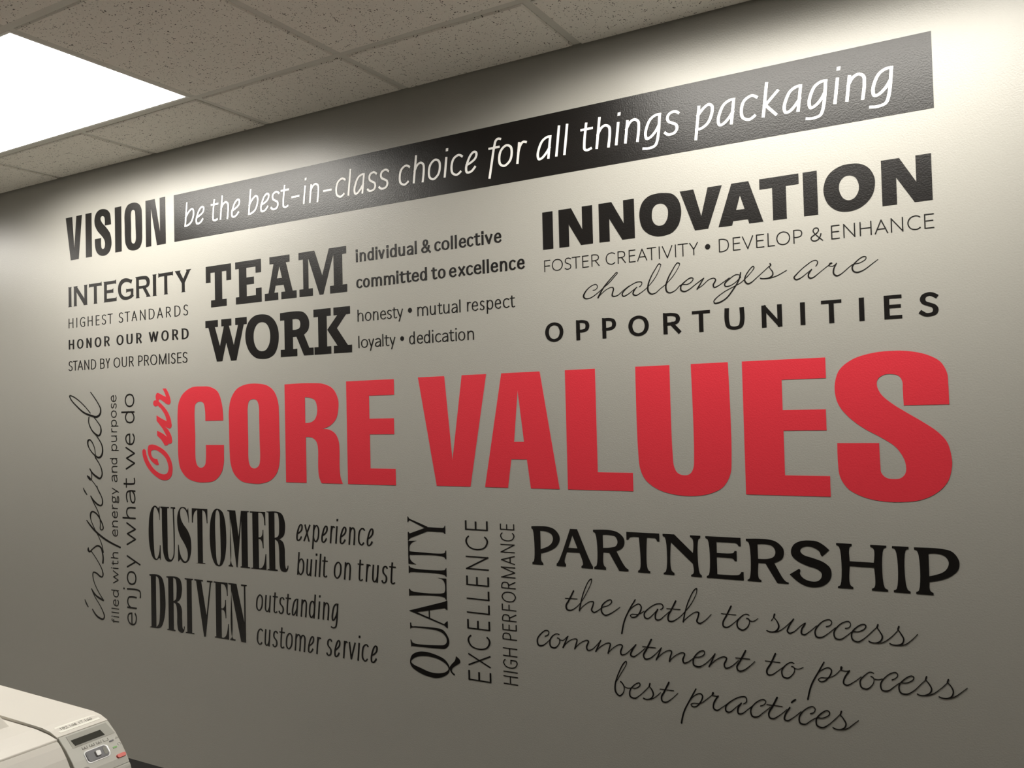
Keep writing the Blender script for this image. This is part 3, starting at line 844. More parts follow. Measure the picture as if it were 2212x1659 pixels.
  'P2130.2,1555 2129.8,1601.5~ 2128.1,1627.5~ 2114.8,1654.1~ 2086.7,1671.5~ 2049.8,1681.4~ 2012,1684.1~ 1967.7,1680.8~ 1924.9,1668~ 1895.5,1645~ 1884.4,1616.4~ 1883.3,1585.9~ 1891.1,1558.2~ 1911.7,1530.5~ 1944.8,1502.8~ 1983,1480.1~ 2012.4,1459.3~ 2027.9,1437.3~ 2034.5,1416.8~ 2033.2,1396.2~ 2023.4,1384.9~ 2007,1382~ 1990.7,1385.2~ 1980.7,1396.9~ 1979.3,1413.2~ 1978.4,1466.8 1884.2,1466.8 1884.3,1418.2~ 1888.1,1384.9~ 1905.8,1356.5~ 1936.4,1339.2~ 1977.8,1329.5~ 2021.4,1328.5~ 2061.7,1334.2~ 2096.4,1351.1~ 2120.6,1377.5~ 2130.8,1412.1~ 2130.4,1437.8~ 2122.5,1469.4~ 2104,1492.5~ 2073.3,1516.1~ 2039.5,1538.6~ 2007.8,1561.4~ 1986.5,1582.8~ 1978.1,1604~ 1980.9,1618.8~ 1993.6,1627.8~ 2010.1,1629.5~ 2026.3,1624.4~ 2033.9,1610.8~ 2034.1,1593.2~ 2035.2,1555',
 ]),
]),
('black script word "inspired" running up the wall at far left', 'k', [
 ('word', [
  'S-1034.4,791.4,5.5 -1008.5,768.5,7.2 -979.6,758.7,7.1 -964,759.2,6.4 -957.4,769.9,6.5 -967.4,790.5,4 -990.1,817.3,3.2 -1018.8,845.5,3.3 -1038.9,874.7,4.7',
  'S-1038.9,874.7,4.3 -1012.9,851.4,6.7 -983.9,840.2,7.4 -962,834.9,6.2',
  'S-963.7,836.9,3.1 -995.1,867.4,3.3 -1022.5,905.1,3.5 -1030.2,933.6,5.2 -1025.9,943,4.7 -1005.5,940.9,5.9 -982.4,929.9,6.4 -967.9,929.2,5.4 -963.1,938.6,6.5 -970.3,959.7,4.1 -993,987.1,3.2 -1016,1009.2,3.1 -1040.4,1029.6,3.1',
  'S-1058,1039.5,6.7 -1058.1,1032.2,10.2 -1051.1,1026,6',
  'S-1048.1,1025.4,5 -1027.2,1039.5,4.7 -997.7,1052.8,5.9 -974.5,1046.2,7.4 -966.2,1028.6,7 -961.3,1007.3,7.2 -963.4,986.2,9.3',
  'S-959.2,1027.2,3.6 -968.5,1057.4,3.5 -985.5,1085.4,3.3 -1017,1123.9,3.4 -1038.2,1155.8,3.6 -1041.4,1173.9,7.4 -1037.7,1185,8.2 -1027.6,1190.9,5.9 -1001.3,1182.8,6 -978.3,1161.9,5.6 -961.4,1137.3,5.4 -958.7,1124.8,4.9 -968.6,1118.9,4.1 -977.8,1122.8,4.9 -976.9,1140.2,3.7 -981.1,1169.1,3.6 -995.2,1197.6,3.4 -1018.1,1226,3.3 -1038.3,1253.9,4.7',
  'S-1066.7,1153.4,4.2 -1025.8,1121.6,7.2 -979.5,1095.9,7.7 -922.2,1073.7,7.2 -851.9,1055.2,6.1',
  'S-1038.3,1253.9,4.9 -1018,1235.1,6.7 -989,1219.7,6.8 -968.6,1218.5,6.1 -961.5,1227.8,6.5 -965.2,1249.5,4.1 -987.9,1277.9,3.4 -996.4,1295.9,3.6',
  'S-970.8,1259.9,3.1 -1005.1,1298.6,3 -1031.3,1320,2.9 -1048.8,1334.8,2.9',
  'S-1058.6,1336,6 -1051.1,1329.3,7.7 -1040.1,1319.8,5.1',
  'S-1031.2,1321.4,3.6 -1030.4,1344.8,3.6 -1037.2,1361.2,4',
  'S-1041.6,1365.2,5.3 -1024.1,1347.6,6.5 -995.7,1333,8 -976.1,1327.9,6.7 -962.9,1340.4,6.8 -962.6,1356.8,5.5 -973.1,1378.4,4.1 -1007.5,1416.4,3.1',
  'S-1003.2,1408.2,3.6 -1004.7,1427.4,3.6 -1009.1,1449.3,3.4 -1024.2,1474.1,4.4 -1041.7,1485.7,5.4 -1053,1479.7,8.2 -1051.1,1460.3,5.4 -1029.3,1435.5,4.2 -1003,1419.2,5.9 -981.2,1412.5,7.2 -963.6,1422.1,8.1 -956.7,1441.2,7.2 -962.8,1465.8,5.2 -984.2,1490.4,3.9 -1005.9,1509.7,3.4',
  'S-1044.6,1577.2,6.3 -1046.3,1557,5.1 -1027.7,1526.4,5.3 -1001.5,1508.3,6.7 -979.6,1502.7,6.7 -967.2,1514.9,8.1 -968.1,1536.8,5.3 -991.8,1561.8,3.4 -1017.9,1582.8,3.3',
  'S-1035.4,1595.5,3.3 -1079.6,1629.7,3.2 -1133.6,1660.4,3.7 -1166.5,1671.8,4.3',
  'S-1166.5,1671.8,4.4 -1174,1669.2,5.3 -1161.3,1651.4,4.4 -1129.6,1628.1,4.8 -1080.1,1599.2,6.6 -1026.7,1584.3,7.4 -991.5,1579.6,8 -970.2,1591.5,8.2 -966.8,1610.6,6.1 -977.5,1627.3,4.5 -1003.4,1655.4,3.9 -1031.7,1681.1,3.4',
 ]),
 ('tittle', [
  'S-1084.2,826.3,3.5 -1075.5,813.1,6.6 -1063.2,798.9,4.6',
 ]),
 ('tittle', [
  'S-1087.2,1285.7,3.4 -1077.9,1272.6,6.4 -1063.7,1259.4,4.3',
 ]),
]),
('black condensed serif word "CUSTOMER" below the red "CORE"', 'k', [
 ('letter', [
  'P-611.7,1173.8 -615.4,1196~ -621.5,1209.6~ -631.7,1220.9~ -640.1,1222.7~ -646.7,1208.6~ -649.4,1180.8~ -648.6,1111.8~ -645.4,1056.7~ -640.7,1029.4~ -630.3,1023.2~ -619.6,1037.7~ -612.9,1058.7~ -611.5,1076.7 -607.4,1076.7 -607.4,1019.6 -611.9,1027.8 -619.8,1025.6~ -633,1018.9~ -651.3,1025.3~ -666.7,1052~ -675.4,1096.5~ -675.5,1145.1~ -669.3,1190.4~ -655.5,1218.7~ -639.5,1228.6~ -626.4,1224.9~ -618.7,1218.3 -610.6,1227.1 -610.6,1173.9',
 ]),
 ('letter', [
  'P-605.5,1226.4 -556.3,1226.4 -556.4,1221.4 -566.7,1221.4 -566.2,1116~ -564.9,1047.9~ -557.6,1028~ -544.9,1027.1~ -534.3,1043~ -531.2,1070.3~ -534.4,1221.4 -545.6,1221.4 -545.5,1226.4 -521,1226.4 -521.1,1220.4 -528.2,1219.8 -526.1,1070.6~ -530.9,1036.5~ -542.4,1022.2~ -557.8,1017.7~ -575.8,1021.7~ -589.3,1043~ -595.2,1087.1~ -597.3,1219 -605.5,1221.2',
 ]),
 ('letter', [
  'P-445.2,1170.9 -449.3,1192.5~ -457.8,1212.3~ -470.1,1224~ -482.6,1224.9~ -491.8,1217.8~ -493.2,1200.8~ -488.5,1182.5~ -476.3,1164.4~ -454.2,1143.6~ -437.4,1116~ -433.2,1082.8~ -436.2,1055.9~ -449.2,1028.3~ -466.8,1018.8~ -481.7,1021.1~ -494.1,1032.1 -506.7,1021.2 -506.7,1085.3 -503.6,1084.8 -498.5,1058.8~ -486.4,1036~ -469.1,1024.3~ -456.5,1031.2~ -452.2,1048.2~ -455.8,1068.1~ -470.3,1090.7~ -494.8,1119.7~ -506.8,1149.5~ -509.7,1183.3~ -503,1210.6~ -490.1,1226.3~ -475,1229.2~ -462.5,1225.6~ -453.8,1215.8 -447.6,1226.1 -443.7,1170.9',
 ]),
 ('letter', [
  'P-426.8,1226.4 -342.7,1226.4 -342.7,1173.1 -345.9,1173 -350.2,1199.9~ -357.1,1216.1~ -370.4,1220.9 -370.4,1025.2 -357.7,1025.2 -357.8,1022.8 -405.9,1022.8 -405.9,1022.8 -397,1022.8 -397,1221.3 -410.8,1214.1~ -419.5,1197.1~ -422.5,1171.9 -426.8,1172.7',
 ]),
 ('letter', [
  'P-287.5,1229.6~ -264.1,1219.7~ -250.7,1190.9~ -244.7,1142.4~ -246.4,1087.1~ -256.2,1044.3~ -273.1,1022.1~ -284.9,1019~ -303.7,1024.9~ -319.8,1050~ -329.4,1092.1~ -330.8,1138.1~ -326.6,1181.1~ -313.9,1214.5~ -299.4,1227.5~;-288.5,1225.3~ -278.4,1212.6~ -275.7,1163.7~ -273.8,1098.6~ -274.9,1046.4~ -282.4,1023.7~ -291.8,1027.3~ -298.4,1051.4~ -300.7,1097~ -302.4,1152.6~ -300.9,1198.6~ -296.2,1220.1~',
 ]),
 ('letter', [
  'P-235.9,1226.4 -195.7,1226.4 -180,1129.6 -166,1226.4 -127.1,1226.4 -126.3,1223.6 -135.2,1222 -135.2,1027.4 -124.4,1026.3 -124.5,1022.8 -172.3,1022.8 -172.2,1025.8 -165.3,1027.4 -165.3,1197.7 -187.8,1022.8 -192.8,1022.8 -220.7,1201.9 -218.8,1032.3~ -210.7,1025.4 -210.8,1022.8 -234.3,1022.8 -234.3,1025.4 -225.3,1031.8~ -225.8,1221.1 -235.1,1222.7',
 ]),
 ('letter', [
  'P-120.8,1226.4 -45.4,1226.4 -45.4,1179.2 -49.2,1179.9 -53.3,1208.7~ -61.8,1221~ -79.8,1223.5 -79.8,1135.5 -68.2,1137.1~ -61.4,1145.3~ -58.8,1162.8 -55.8,1162.9 -55.8,1097.7 -58.9,1098.2 -62,1116.9~ -68.4,1127.6~ -79.9,1130.1 -79.9,1026 -66.2,1028.5~ -55,1041.8~ -46.2,1078.5 -43.4,1078.7 -43.4,1022.8 -117.3,1022.8 -117.2,1025.8 -109,1026.5 -109,1221.4 -120,1221.4',
 ]),
 ('letter', [
  'P-38.5,1228.2 14.4,1229.6~ 35.6,1221.7~ 47.8,1197.4~ 49.3,1172.7~ 42.4,1147.5~ 20.7,1134 37.6,1125.6~ 45.6,1104.4~ 46.1,1073.5~ 48.3,1039.6~ 52.4,1033.1~ 57.6,1037.2 59.4,1045.6 62,1045.2 60.9,1034.3~ 54.3,1024.6~ 41.6,1022.1~ 26.8,1027.3~ 20.9,1047~ 19.9,1096.6~ 14.1,1124.3~ -0.2,1132.8 -0.2,1028.5 11,1027.1 10.9,1022.8 -36.6,1022.8 -36.5,1026.8 -28.4,1027.5 -28.4,1226.4 -38.5,1226.4;-1.1,1226.5 14.3,1224~ 20.3,1208.6~ 21.6,1171.3~ 17.6,1146.2~ -1.1,1137.5',
 ]),
]),
('black condensed serif word "DRIVEN" directly below "CUSTOMER"', 'k', [
 ('letter', [
  'P-675.3,960.8 -623.7,962.5~ -603,953.1~ -589.6,923.4~ -583.8,876.2~ -584.7,831.8~ -594.3,790~ -609.3,764.6~ -630.3,756.9 -675,756.9 -675,758.5 -665.9,760.6 -665.9,955.1 -675.4,956.3;-638,957.3 -623.9,951.5~ -617.5,931.5~ -614.8,880.3~ -616.2,811.8~ -622.1,777~ -638,759.9',
 ]),
 ('letter', [
  'P-575.9,960.3 -518.2,962.3~ -498.1,954.3~ -488.6,928.2~ -490.1,904.5~ -499.6,880.2~ -520.1,867.6 -502.5,861.4~ -491.3,844~ -490.1,807.2~ -486.8,770.7~ -481.9,767.8~ -479.1,779.8 -475.6,779.2 -476.9,768.4~ -482.1,757.8~ -494.6,754.8~ -511.1,761.4~ -516.7,784.4~ -516.8,828.1~ -522.8,857.9~ -536.9,865.1 -536.9,762 -528.3,760.2 -528.4,756.9 -574.3,756.9 -574.3,759.8 -565.4,761.9 -565.4,955.9 -576,956.5;-537.4,958 -524.4,954~ -518.7,935.9~ -518.4,902.2~ -522.4,878.2~ -537.4,870.2',
 ]),
 ('letter', [
  'P-471.9,961.9 -425.8,961.9 -425.9,958.2 -434.6,956.5 -434.6,760.2 -422.6,760.2 -422.7,756.9 -469.6,756.9 -469.6,759.8 -460.8,760.9 -460.8,956.4 -472,957.4',
 ]),
 ('letter', [
  'P-418.5,961.9 -372.1,961.9 -372.2,957 -381.9,957 -354.6,830.5 -333.7,957 -349.5,957 -349.4,961.9 -320.7,961.9 -320.8,958.2 -328,955.9 -360.5,754.4 -369.2,753.4 -408.7,956.2 -417.6,957.2',
 ]),
 ('letter', [
  'P-313.1,961.9 -241,961.9 -241,914.3 -244.1,914 -247.8,938~ -258.2,953.3~ -275.9,955.9 -275.9,866.7 -264.7,868.5~ -256.5,879~ -254.2,898.6 -250.7,898.2 -250.7,832.7 -252.9,832.4 -255.7,849.9~ -262.5,860.6~ -275.3,862.5 -275.3,760.6 -262.3,761.9~ -250.4,772.9~ -240.3,812.7 -237.2,813.1 -237.2,756.9 -311.8,756.9 -311.7,760.4 -303.7,761.4 -303.7,956.8 -313.2,958.1',
 ]),
 ('letter', [
  'P-237,961.9 -195.5,961.9 -156.9,824.4 -156.9,957 -170.6,957 -171.4,961.9 -142.4,961.9 -142.5,958.8 -150.6,957.1 -150.6,756.9 -175,756.9 -221.4,936.9 -219.1,765.1~ -204.5,761.2 -204.6,756.9 -230.8,756.9 -230.8,761.5 -223.8,764.5~ -224.2,956.1 -236.2,957.7',
 ]),
]),
('black serif word "QUALITY" running up the wall below the red letters', 'k', [
 ('letter', [
  'P579.3,779~ 587.1,800.4~ 610.8,813.4~ 636.1,817.1~ 677.5,812.9~ 714,800.7~ 729.6,781~ 727.1,764.1~ 708.5,750.1~ 679.7,741.2~ 642.5,743~ 605,753.3~ 584.1,766~;583.6,779.5~ 593.2,790.9~ 614.7,800.3~ 648.3,804.4~ 689.5,800~ 717.7,787.8~ 726.2,775.6~ 717.1,765.5~ 692.4,757.3~ 655.3,756.5~ 617.9,765.2~ 592.7,772.2~',
  'P729.5,777.7~ 735.9,788.5~ 750.3,803.5~ 754.7,817.2 768.4,807.4~ 769.4,799.3~ 758,791.2~ 741.6,779.3~ 738.2,772.2~ 741.3,766~ 749.2,762 747.1,758.5~ 737.2,763.8~ 733.3,769.9~',
 ]),
 ('letter', [
  'P582.7,902.2 586.8,902.2 589.6,892.1~ 604.4,892.6~ 679.7,895.4~ 708.3,891.7~ 724.1,876.7~ 730.9,859.2~ 727.3,845.5~ 714.9,835.7~ 694.5,833.4~ 589.2,829.6 585.7,826.8 582.9,849.4 586.3,848 591.2,840.1~ 698.8,843.9~ 713.2,847.2~ 721.6,856.5~ 719.9,869.6~ 708,881.6~ 687.7,887.8~ 658.9,889.8~ 600.1,888.7~ 589.4,887.6 582.7,882.5',
 ]),
 ('letter', [
  'P579.3,939.6 718.8,980.2 724.6,984 726.7,983.6 726.7,954.9 723.1,955.9 716.3,959.9 609.9,937.4',
  'P579.3,939.6 609.9,937.4 712.9,910.5 724.5,920.7 726.7,920.3 726.7,898.6 723.1,899.3 714.8,906.4',
  'P655.9,948.6 660.1,949 660.1,920.9 655.9,922.2',
 ]),
 ('letter', [
  'P581.3,1008.3 585.4,1007.9 589.5,1002.8~ 713.4,1005.8~ 718.9,1011.2~ 719.5,1033~ 712.5,1045.8~ 694.2,1051 724.9,1051 724.9,985.1 721,986.4 717.1,992.1~ 587.8,988.3 582.2,985.4 581.3,987.7',
 ]),
 ('letter', [
  'P581.9,1081.4 584.7,1081.2 590.2,1075.8~ 717.4,1076.3~ 721.5,1078.3 724.5,1083.5 726.2,1083.7 726.2,1056.2 723,1057.3 719,1061.4~ 589.8,1062.1 584.1,1058.2 581.9,1058.1',
 ]),
 ('letter', [
  'P581.3,1159.3 613.7,1161.8 596.5,1154~ 587.6,1142.5~ 586,1126.9 716.8,1128.2~ 722.1,1130.9 724.8,1137.7 726.8,1137.2 726.8,1110.4 723.2,1111.2 718.5,1116.6~ 586.5,1115.7 587.1,1104.7~ 594.9,1094.9~ 611.7,1087 581.3,1087',
 ]),
 ('letter', [
  'P580.9,1236.7 583.3,1236.5 587.8,1230.1 658.3,1207.6 652.6,1200.6 588.5,1225 582.4,1218.5 580.9,1218.8',
  'P581.2,1187.9 584.1,1187.7 588.3,1183.1 657,1206.3 663.2,1206.3 716,1206.3 721.8,1208.9 723.6,1214 725.3,1214.1 725.3,1187.9 722.5,1188.1 718.5,1193.2 657.9,1193.2 592.6,1169.5 585.2,1164.7 583,1160.4 581.2,1161',
 ]),
]),
('large black serif word "PARTNERSHIP" below the red "VALUES"', 'k', [
 ('letter', [
  'P1029.7,1226.4 1086.7,1226.9~ 1107.2,1219.3~ 1120.4,1201.7~ 1119.9,1186.4~ 1109.2,1170.6~ 1088.1,1158.7~ 1059.3,1149.3 1060.1,1127.8~ 1065.5,1122 1066.1,1116.6 1030.2,1116.6 1030.3,1122.7 1035.7,1126.2~ 1034.5,1215.8~ 1029.7,1220.2;1058.5,1214.5 1079.3,1213.3~ 1094.7,1206.5~ 1099.6,1194.5~ 1095.7,1182.1~ 1085.1,1172.3~ 1058.5,1161.5',
 ]),
 ('letter', [
  'P1155.1,1224.7 1177,1224.7 1218.8,1129.4~ 1223.5,1122.3 1223.3,1116.6 1188,1116.6 1188.2,1122.2 1193,1126.1~ 1183.3,1158.3 1143.6,1158.3 1135.3,1129.7~ 1139.2,1123.3 1139,1116.6 1109.4,1116.6 1109.5,1123.5 1114.8,1128.4~;1162,1206.9 1177,1170.8 1148.4,1170.8',
 ]),
 ('letter', [
  'P1226.6,1225.7 1280.1,1226.8~ 1302.3,1221.4~ 1317.7,1207.6~ 1320.5,1194.6~ 1315.3,1181.2~ 1296,1169.8 1321.6,1127.6~ 1330.2,1122.4 1330,1116.6 1302.9,1116.6 1274.4,1164.2 1256.3,1164.2 1256.9,1129~ 1263.2,1123 1263,1116.6 1227.6,1116.6 1227.8,1122.6 1235.1,1127.5~ 1233.8,1215~ 1227.1,1219.1;1255.8,1213.2 1278.1,1213.4~ 1294,1209.3~ 1300,1196.4~ 1294.8,1184.4~ 1278.7,1179~ 1255.8,1176.8',
 ]),
 ('letter', [
  'P1326.9,1224.7 1421.7,1224.7 1421.7,1203.3 1415.5,1203.3 1410.6,1211.1~ 1398.5,1211.9~ 1386.2,1212.1 1386.6,1126.4~ 1393.2,1121.7 1393.1,1116.6 1358,1116.6 1358.2,1121.5 1363.6,1125.4~ 1363.2,1212.3 1342.9,1211.8~ 1336.6,1209.5~ 1332.4,1203.3 1326.9,1203.3',
 ]),
 ('letter', [
  'P1431.2,1224.7 1463.5,1224.7 1513.9,1178 1513.9,1215.2~ 1507.4,1219.6 1506.9,1224.7 1535,1224.7 1534.8,1218.3 1529.5,1214.6~ 1530.4,1126.9~ 1535.9,1121.8 1535.9,1116.6 1507,1116.6 1507.1,1121 1513.7,1125.7~ 1513,1149.9 1453.9,1203.5 1453.6,1128.4~ 1461.1,1122.7 1461.1,1116.6 1431.1,1116.6 1431.3,1121.1 1438,1125.8~ 1437.8,1214.8~ 1431.4,1218.5',
 ]),
 ('letter', [
  'P1548.4,1224.7 1640.8,1224.7 1640.8,1203.3 1635.4,1203.3 1628.8,1210.4~ 1616.3,1211.1~ 1577.8,1210.9 1577.8,1182.7 1612.7,1183.5~ 1621,1185.4~ 1624,1190.4 1629.5,1190.4 1629.5,1164.2 1623.9,1164.2 1619.2,1170.3~ 1606.7,1171.7~ 1577.4,1171.7 1577.4,1127.6 1624.7,1128.4~ 1634.4,1130.5~ 1640.1,1137.7 1645.9,1138.1 1645.9,1116.6 1549.3,1116.6 1549.4,1121.4 1555.2,1125.1~ 1554.7,1216~ 1548.5,1219',
 ]),
 ('letter', [
  'P1654.2,1223.5 1708.6,1224.8~ 1729.6,1220.1~ 1746.1,1205~ 1748.4,1193.2~ 1744,1178.4~ 1723.9,1166.4 1749.9,1123.1~ 1757.6,1120.5 1757.5,1116.6 1730.1,1116.6 1701.8,1164.2 1684.4,1164.2 1684.5,1124.7~ 1690.6,1121.2 1690.4,1116.6 1655.4,1116.6 1655.5,1119.8 1661.1,1124.3~ 1661.3,1213.6~ 1654.6,1218.1;1683.7,1211.3 1705.5,1212~ 1721.3,1207.6~ 1727.5,1194.6~ 1723.1,1182.3~ 1709.7,1176.1~ 1683.7,1174.4',
 ]),
 ('letter', [
  'P1856.8,1206.4 1840.1,1190.3 1836.5,1193.5~ 1834.2,1201.1~ 1824.4,1208.3~ 1809.4,1212.7~ 1796.6,1210.6~ 1789.3,1204.9~ 1788.6,1198.3~ 1796,1190.9~ 1818.6,1184.5~ 1843.3,1175.7~ 1857.8,1162.5~ 1860.2,1147.2~ 1854.3,1131.2~ 1838.9,1118.4~ 1818.7,1113.4~ 1798.5,1115.1~ 1778.4,1125.3~ 1760.9,1141.1 1784.1,1156.5 1787,1152.3~ 1785.5,1144.3~ 1792.8,1134.3~ 1809.1,1127.7~ 1826.8,1129.1~ 1835.8,1137.6~ 1837,1149.3~ 1827.7,1157.8~ 1802.7,1165.2~ 1780.1,1175.4~ 1767.6,1187.8~ 1766,1200.9~ 1773.7,1215.9~ 1789.4,1224.7~ 1809.9,1227.6~ 1830,1225.6~ 1844.7,1217.3~',
 ]),
 ('letter', [
  'P1873,1224.7 1908.8,1224.7 1908.6,1219.7 1903.7,1215.6~ 1903,1182.8 1956.8,1182.8 1957.5,1215~ 1950.5,1219.6 1950.2,1224.7 1985.5,1224.7 1985.3,1220.4 1979.3,1216.3~ 1979,1125.9~ 1986.3,1121.5 1986.1,1116.6 1950.5,1116.6 1950.7,1121.1 1956.7,1125.4~ 1957.1,1170.8 1902.6,1170.8 1902.6,1126.1~ 1908.9,1121.5 1909.2,1116.6 1873.9,1116.6 1874.1,1120.7 1879.9,1124.2~ 1879.8,1215.5~ 1873.3,1219.5',
 ]),
 ('letter', [
  'P1998,1224.7 2033.6,1224.7 2033.4,1219.5 2027.1,1215.4~ 2027.9,1126.2~ 2034.5,1121.3 2034.3,1116.6 1998.4,1116.6 1998.6,1121.3 2005,1125.5~ 2004.7,1216.5~ 1997.8,1219.9',
 ]),
 ('letter', [
  'P2044.9,1224.4 2106.8,1223.8~ 2124.1,1218.8~ 2135.5,1205~ 2138.3,1191.9~ 2134.5,1177.2~ 2122.1,1164.2~ 2104.3,1154.4~ 2075.4,1146.5 2076.4,1126.5~ 2082.9,1121.7 2082.7,1116.6 2046.3,1116.6 2046.5,1121.6 2052.3,1125.7~ 2052,1215.6~ 2045.4,1218.9;2075.3,1211.6 2095.4,1212.2~ 2109.5,1207~ 2116.3,1195.3~ 2114.1,1183~ 2104.9,1171.4~ 2075.3,1159.5',
 ]),
]),
('black script line "the path to success" directly below "PARTNERSHIP"', 'k', [
 ('word', [
  'S1161,1049.5,4.6 1146.6,1023.7,4.6 1136.3,1005.4,5.1 1139.3,995.5,4.5 1150.6,994.6,3.2 1165.3,1002.3,2.2 1181.9,1018.2,1.9 1201.9,1048.6,1.9 1217,1078.5,2 1217.6,1087.6,2.6 1210.8,1083.7,2.3 1195.8,1056.7,2.7 1185.3,1027.1,3.5 1178,996.3,4.3',
  'S1133.7,1026.9,1.8 1171.9,1028.2,1.8',
  'S1178.7,997.8,1.9 1194.5,1013.6,1.9 1212.2,1024.6,2.2 1221.7,1024.1,3.4 1219.8,1013.1,3.8 1215.6,1001.3,4.2 1222.4,995.4,3.5 1235.1,1001.7,2.2 1251,1013.1,1.8 1266.7,1018.8,1.8 1277.8,1029.7,2.6 1274.9,1035,2.4 1262.4,1030.6,2.5 1248,1015.7,3.8 1246.8,998.6,4.2 1256.5,991,3.5 1272.2,996.7,2.5 1301.8,1017.3,1.5',
 ]),
 ('word', [
  'S1347.2,1041.4,3.2 1330.5,1014.9,3.6 1314.4,982.7,4 1305.1,945.9,4.4',
  'S1321,1000.1,1.8 1341.2,1022.9,2.1 1357.8,1030.8,2.7 1364.1,1023.6,3.6 1360.1,1009.4,3.6 1347.8,995.7,3.1 1335.8,993.2,2.8 1332,997,2.6 1336.1,1001.5,1.7 1354,1002.7,1.7 1372.1,1013.3,1.8',
  'S1419.1,1021.8,2.1 1426.5,1028,2.8 1423.9,1035.9,2.4 1409.4,1036,2.4 1387.1,1023,2.4 1372.5,1006.4,3.6 1374.5,995.6,3.9 1383.3,994.5,3.1 1398.3,1007.5,1.8 1411,1021.1,2.1',
  'S1411,1021.1,3.9 1404.1,1005.4,3.9 1405.2,994.5,3.8 1415.3,994.2,2.7 1430.2,1006.5,1.7 1443.5,1018.7,1.7',
  'S1462.4,1048.4,4.1 1450.8,1026.2,4.1 1440.2,1006.2,4.2 1441.3,994,3.8 1451.2,993.7,3 1467.2,1003.4,1.7 1484.6,1019.9,1.7 1508,1050.3,1.7 1520.5,1076.9,1.7 1520.8,1086.2,2.4 1514,1081.7,2.4 1496.8,1049.3,2.7 1487.5,1021.6,3.1 1481.6,995.4,3.8',
  'S1436.5,1026.2,1.7 1474.1,1027,1.7',
  'S1482.5,997.4,1.7 1495.5,1010.2,1.7 1515.5,1024.2,2 1524.3,1023.7,3.4 1522,1011.5,3.7 1518.9,1000.5,4.1 1525.6,995.8,3.3 1539.6,1003.9,2 1558,1023,1.4',
 ]),
 ('word', [
  'S1610.7,1048.5,3.9 1598.5,1024.3,3.9 1588.5,1004.9,3.9 1589.5,994.5,3.9 1598.8,993.3,2.9 1615.2,1005,1.6 1628.8,1018.1,1.6',
  'S1584.6,1026.9,1.7 1622.5,1027.1,1.6',
  'S1655.9,1029.9,2.2 1647.6,1031.7,1.9 1634.2,1022.5,2.6 1625.3,1008.6,3.6 1626.8,995.7,3.9 1638.4,990.4,3.5 1650.5,998.2,2.6 1656.9,1011.8,2.3 1655.6,1019.5,2.3 1649.9,1021,2.9',
  'S1655,1017.3,1.9 1665.3,1015.3,1.6 1678.5,1023.8,1.3',
 ]),
 ('word', [
  'S1720.3,1038.5,4 1718,1031.2,3.4',
  'S1718,1030.7,2.2 1726,1021.2,2.8 1729.9,1008.9,3.7 1725.3,999.5,3.4 1716.3,994.2,2.5 1706.1,993.6,2.8 1699.8,995.5,2.8',
  'S1718,1030.7,1.6 1711.6,1021.8,1.6',
  'S1708.6,993.1,1.6 1726.4,995.8,1.9 1741.9,1006.3,1.6 1765,1029.7,1.6',
  'S1766.3,1030.9,3.1 1754.5,1011.4,3.4 1750.4,999.6,3.7 1755.2,995.1,3.4 1766.5,1000.1,1.9 1784.3,1017.1,1.6 1794.3,1023.6,2.7 1785.2,1007.1,3.6 1784.9,997,3.6 1790.9,995.1,2.8 1803.4,1004,1.6 1820.9,1020.3,1.5',
  'S1843.7,1020.7,2.4 1852.2,1024.1,1.8 1856.7,1032,2.1 1852.6,1037.7,2.1 1840.6,1035.3,2.1 1825.8,1022.6,2.4 1816.8,1005.4,3.3 1820,993.3,3.6 1832,993.4,2.7 1846.7,1003.7,1.5 1865.1,1020.5,1.5',
  'S1887.4,1020.8,2.4 1895.7,1023.7,1.8 1899.9,1031.4,2 1896.1,1037.9,2.1 1884.4,1035.3,2.1 1869.9,1023.4,2.4 1861.1,1007.7,3.2 1864.2,994.5,3.5 1875.9,993.3,2.7 1891.5,1004.8,1.5 1903.5,1014.7,1.5 1917.4,1016.2,1.8 1931.5,1025,2.1 1934,1032.5,2.3 1928.4,1034.8,2.1 1915.5,1028.2,2.4 1902.2,1012.1,3.2 1902.9,996.3,3.5 1914.2,991.5,3 1928.3,1000.3,1.8 1947.2,1019.4,1.5 1959,1031.5,1.5',
  'S1961,1037.2,3.6 1958.5,1030.2,3.1',
  'S1958.5,1030.2,2 1965.3,1020.1,2.8 1969.9,1009.8,3.3 1965.7,999.7,2.9 1955.4,993.7,2.4 1944.1,993.6,2.7 1939.6,996.3,2.6',
  'S1953.1,992.9,1.8 1969,995.7,1.8 1987.3,1009.3,1.5 2004.6,1029.1,1.4',
  'S2006.5,1037.6,3.5 2004,1030.7,3',
  'S2004,1030.7,2 2010.9,1020.2,2.8 2016,1008.9,3.2 2012.4,998.9,2.8 2002.3,993.7,2.4 1991.2,993.4,2.6 1985.7,995.9,2.6',
  'S2000.1,992.8,1.8 2017.8,996.5,1.8 2033.5,1009.6,1.4 2045.9,1024,1.1',
 ]),
]),
('black script line "commitment to process" below "the path to success"', 'k', [
 ('word', [
  'S1065.9,912.2,3 1076.1,917.7,2.7 1078,926.7,2.8 1069.8,929.4,2.6 1054.4,919.8,3.1 1040.4,900.6,4.1 1043.3,884.7,4.3 1056.8,884.8,3.3 1073.8,897,1.9 1089.3,913.3,2',
  'S1111.6,921.6,2.5 1102.8,923,2.2 1089.3,914.8,3.1 1081.3,900.8,4.1 1083.5,884.9,4.3 1096.6,882.6,3.6 1108.4,892.2,2.7 1113,902.9,2.8 1111.3,909.9,2.7 1105.7,911.6,2.9',
  'S1111.2,908.5,1.8 1123.6,906.9,1.8 1133.6,915.3,1.9 1139.6,920.3,2.3',
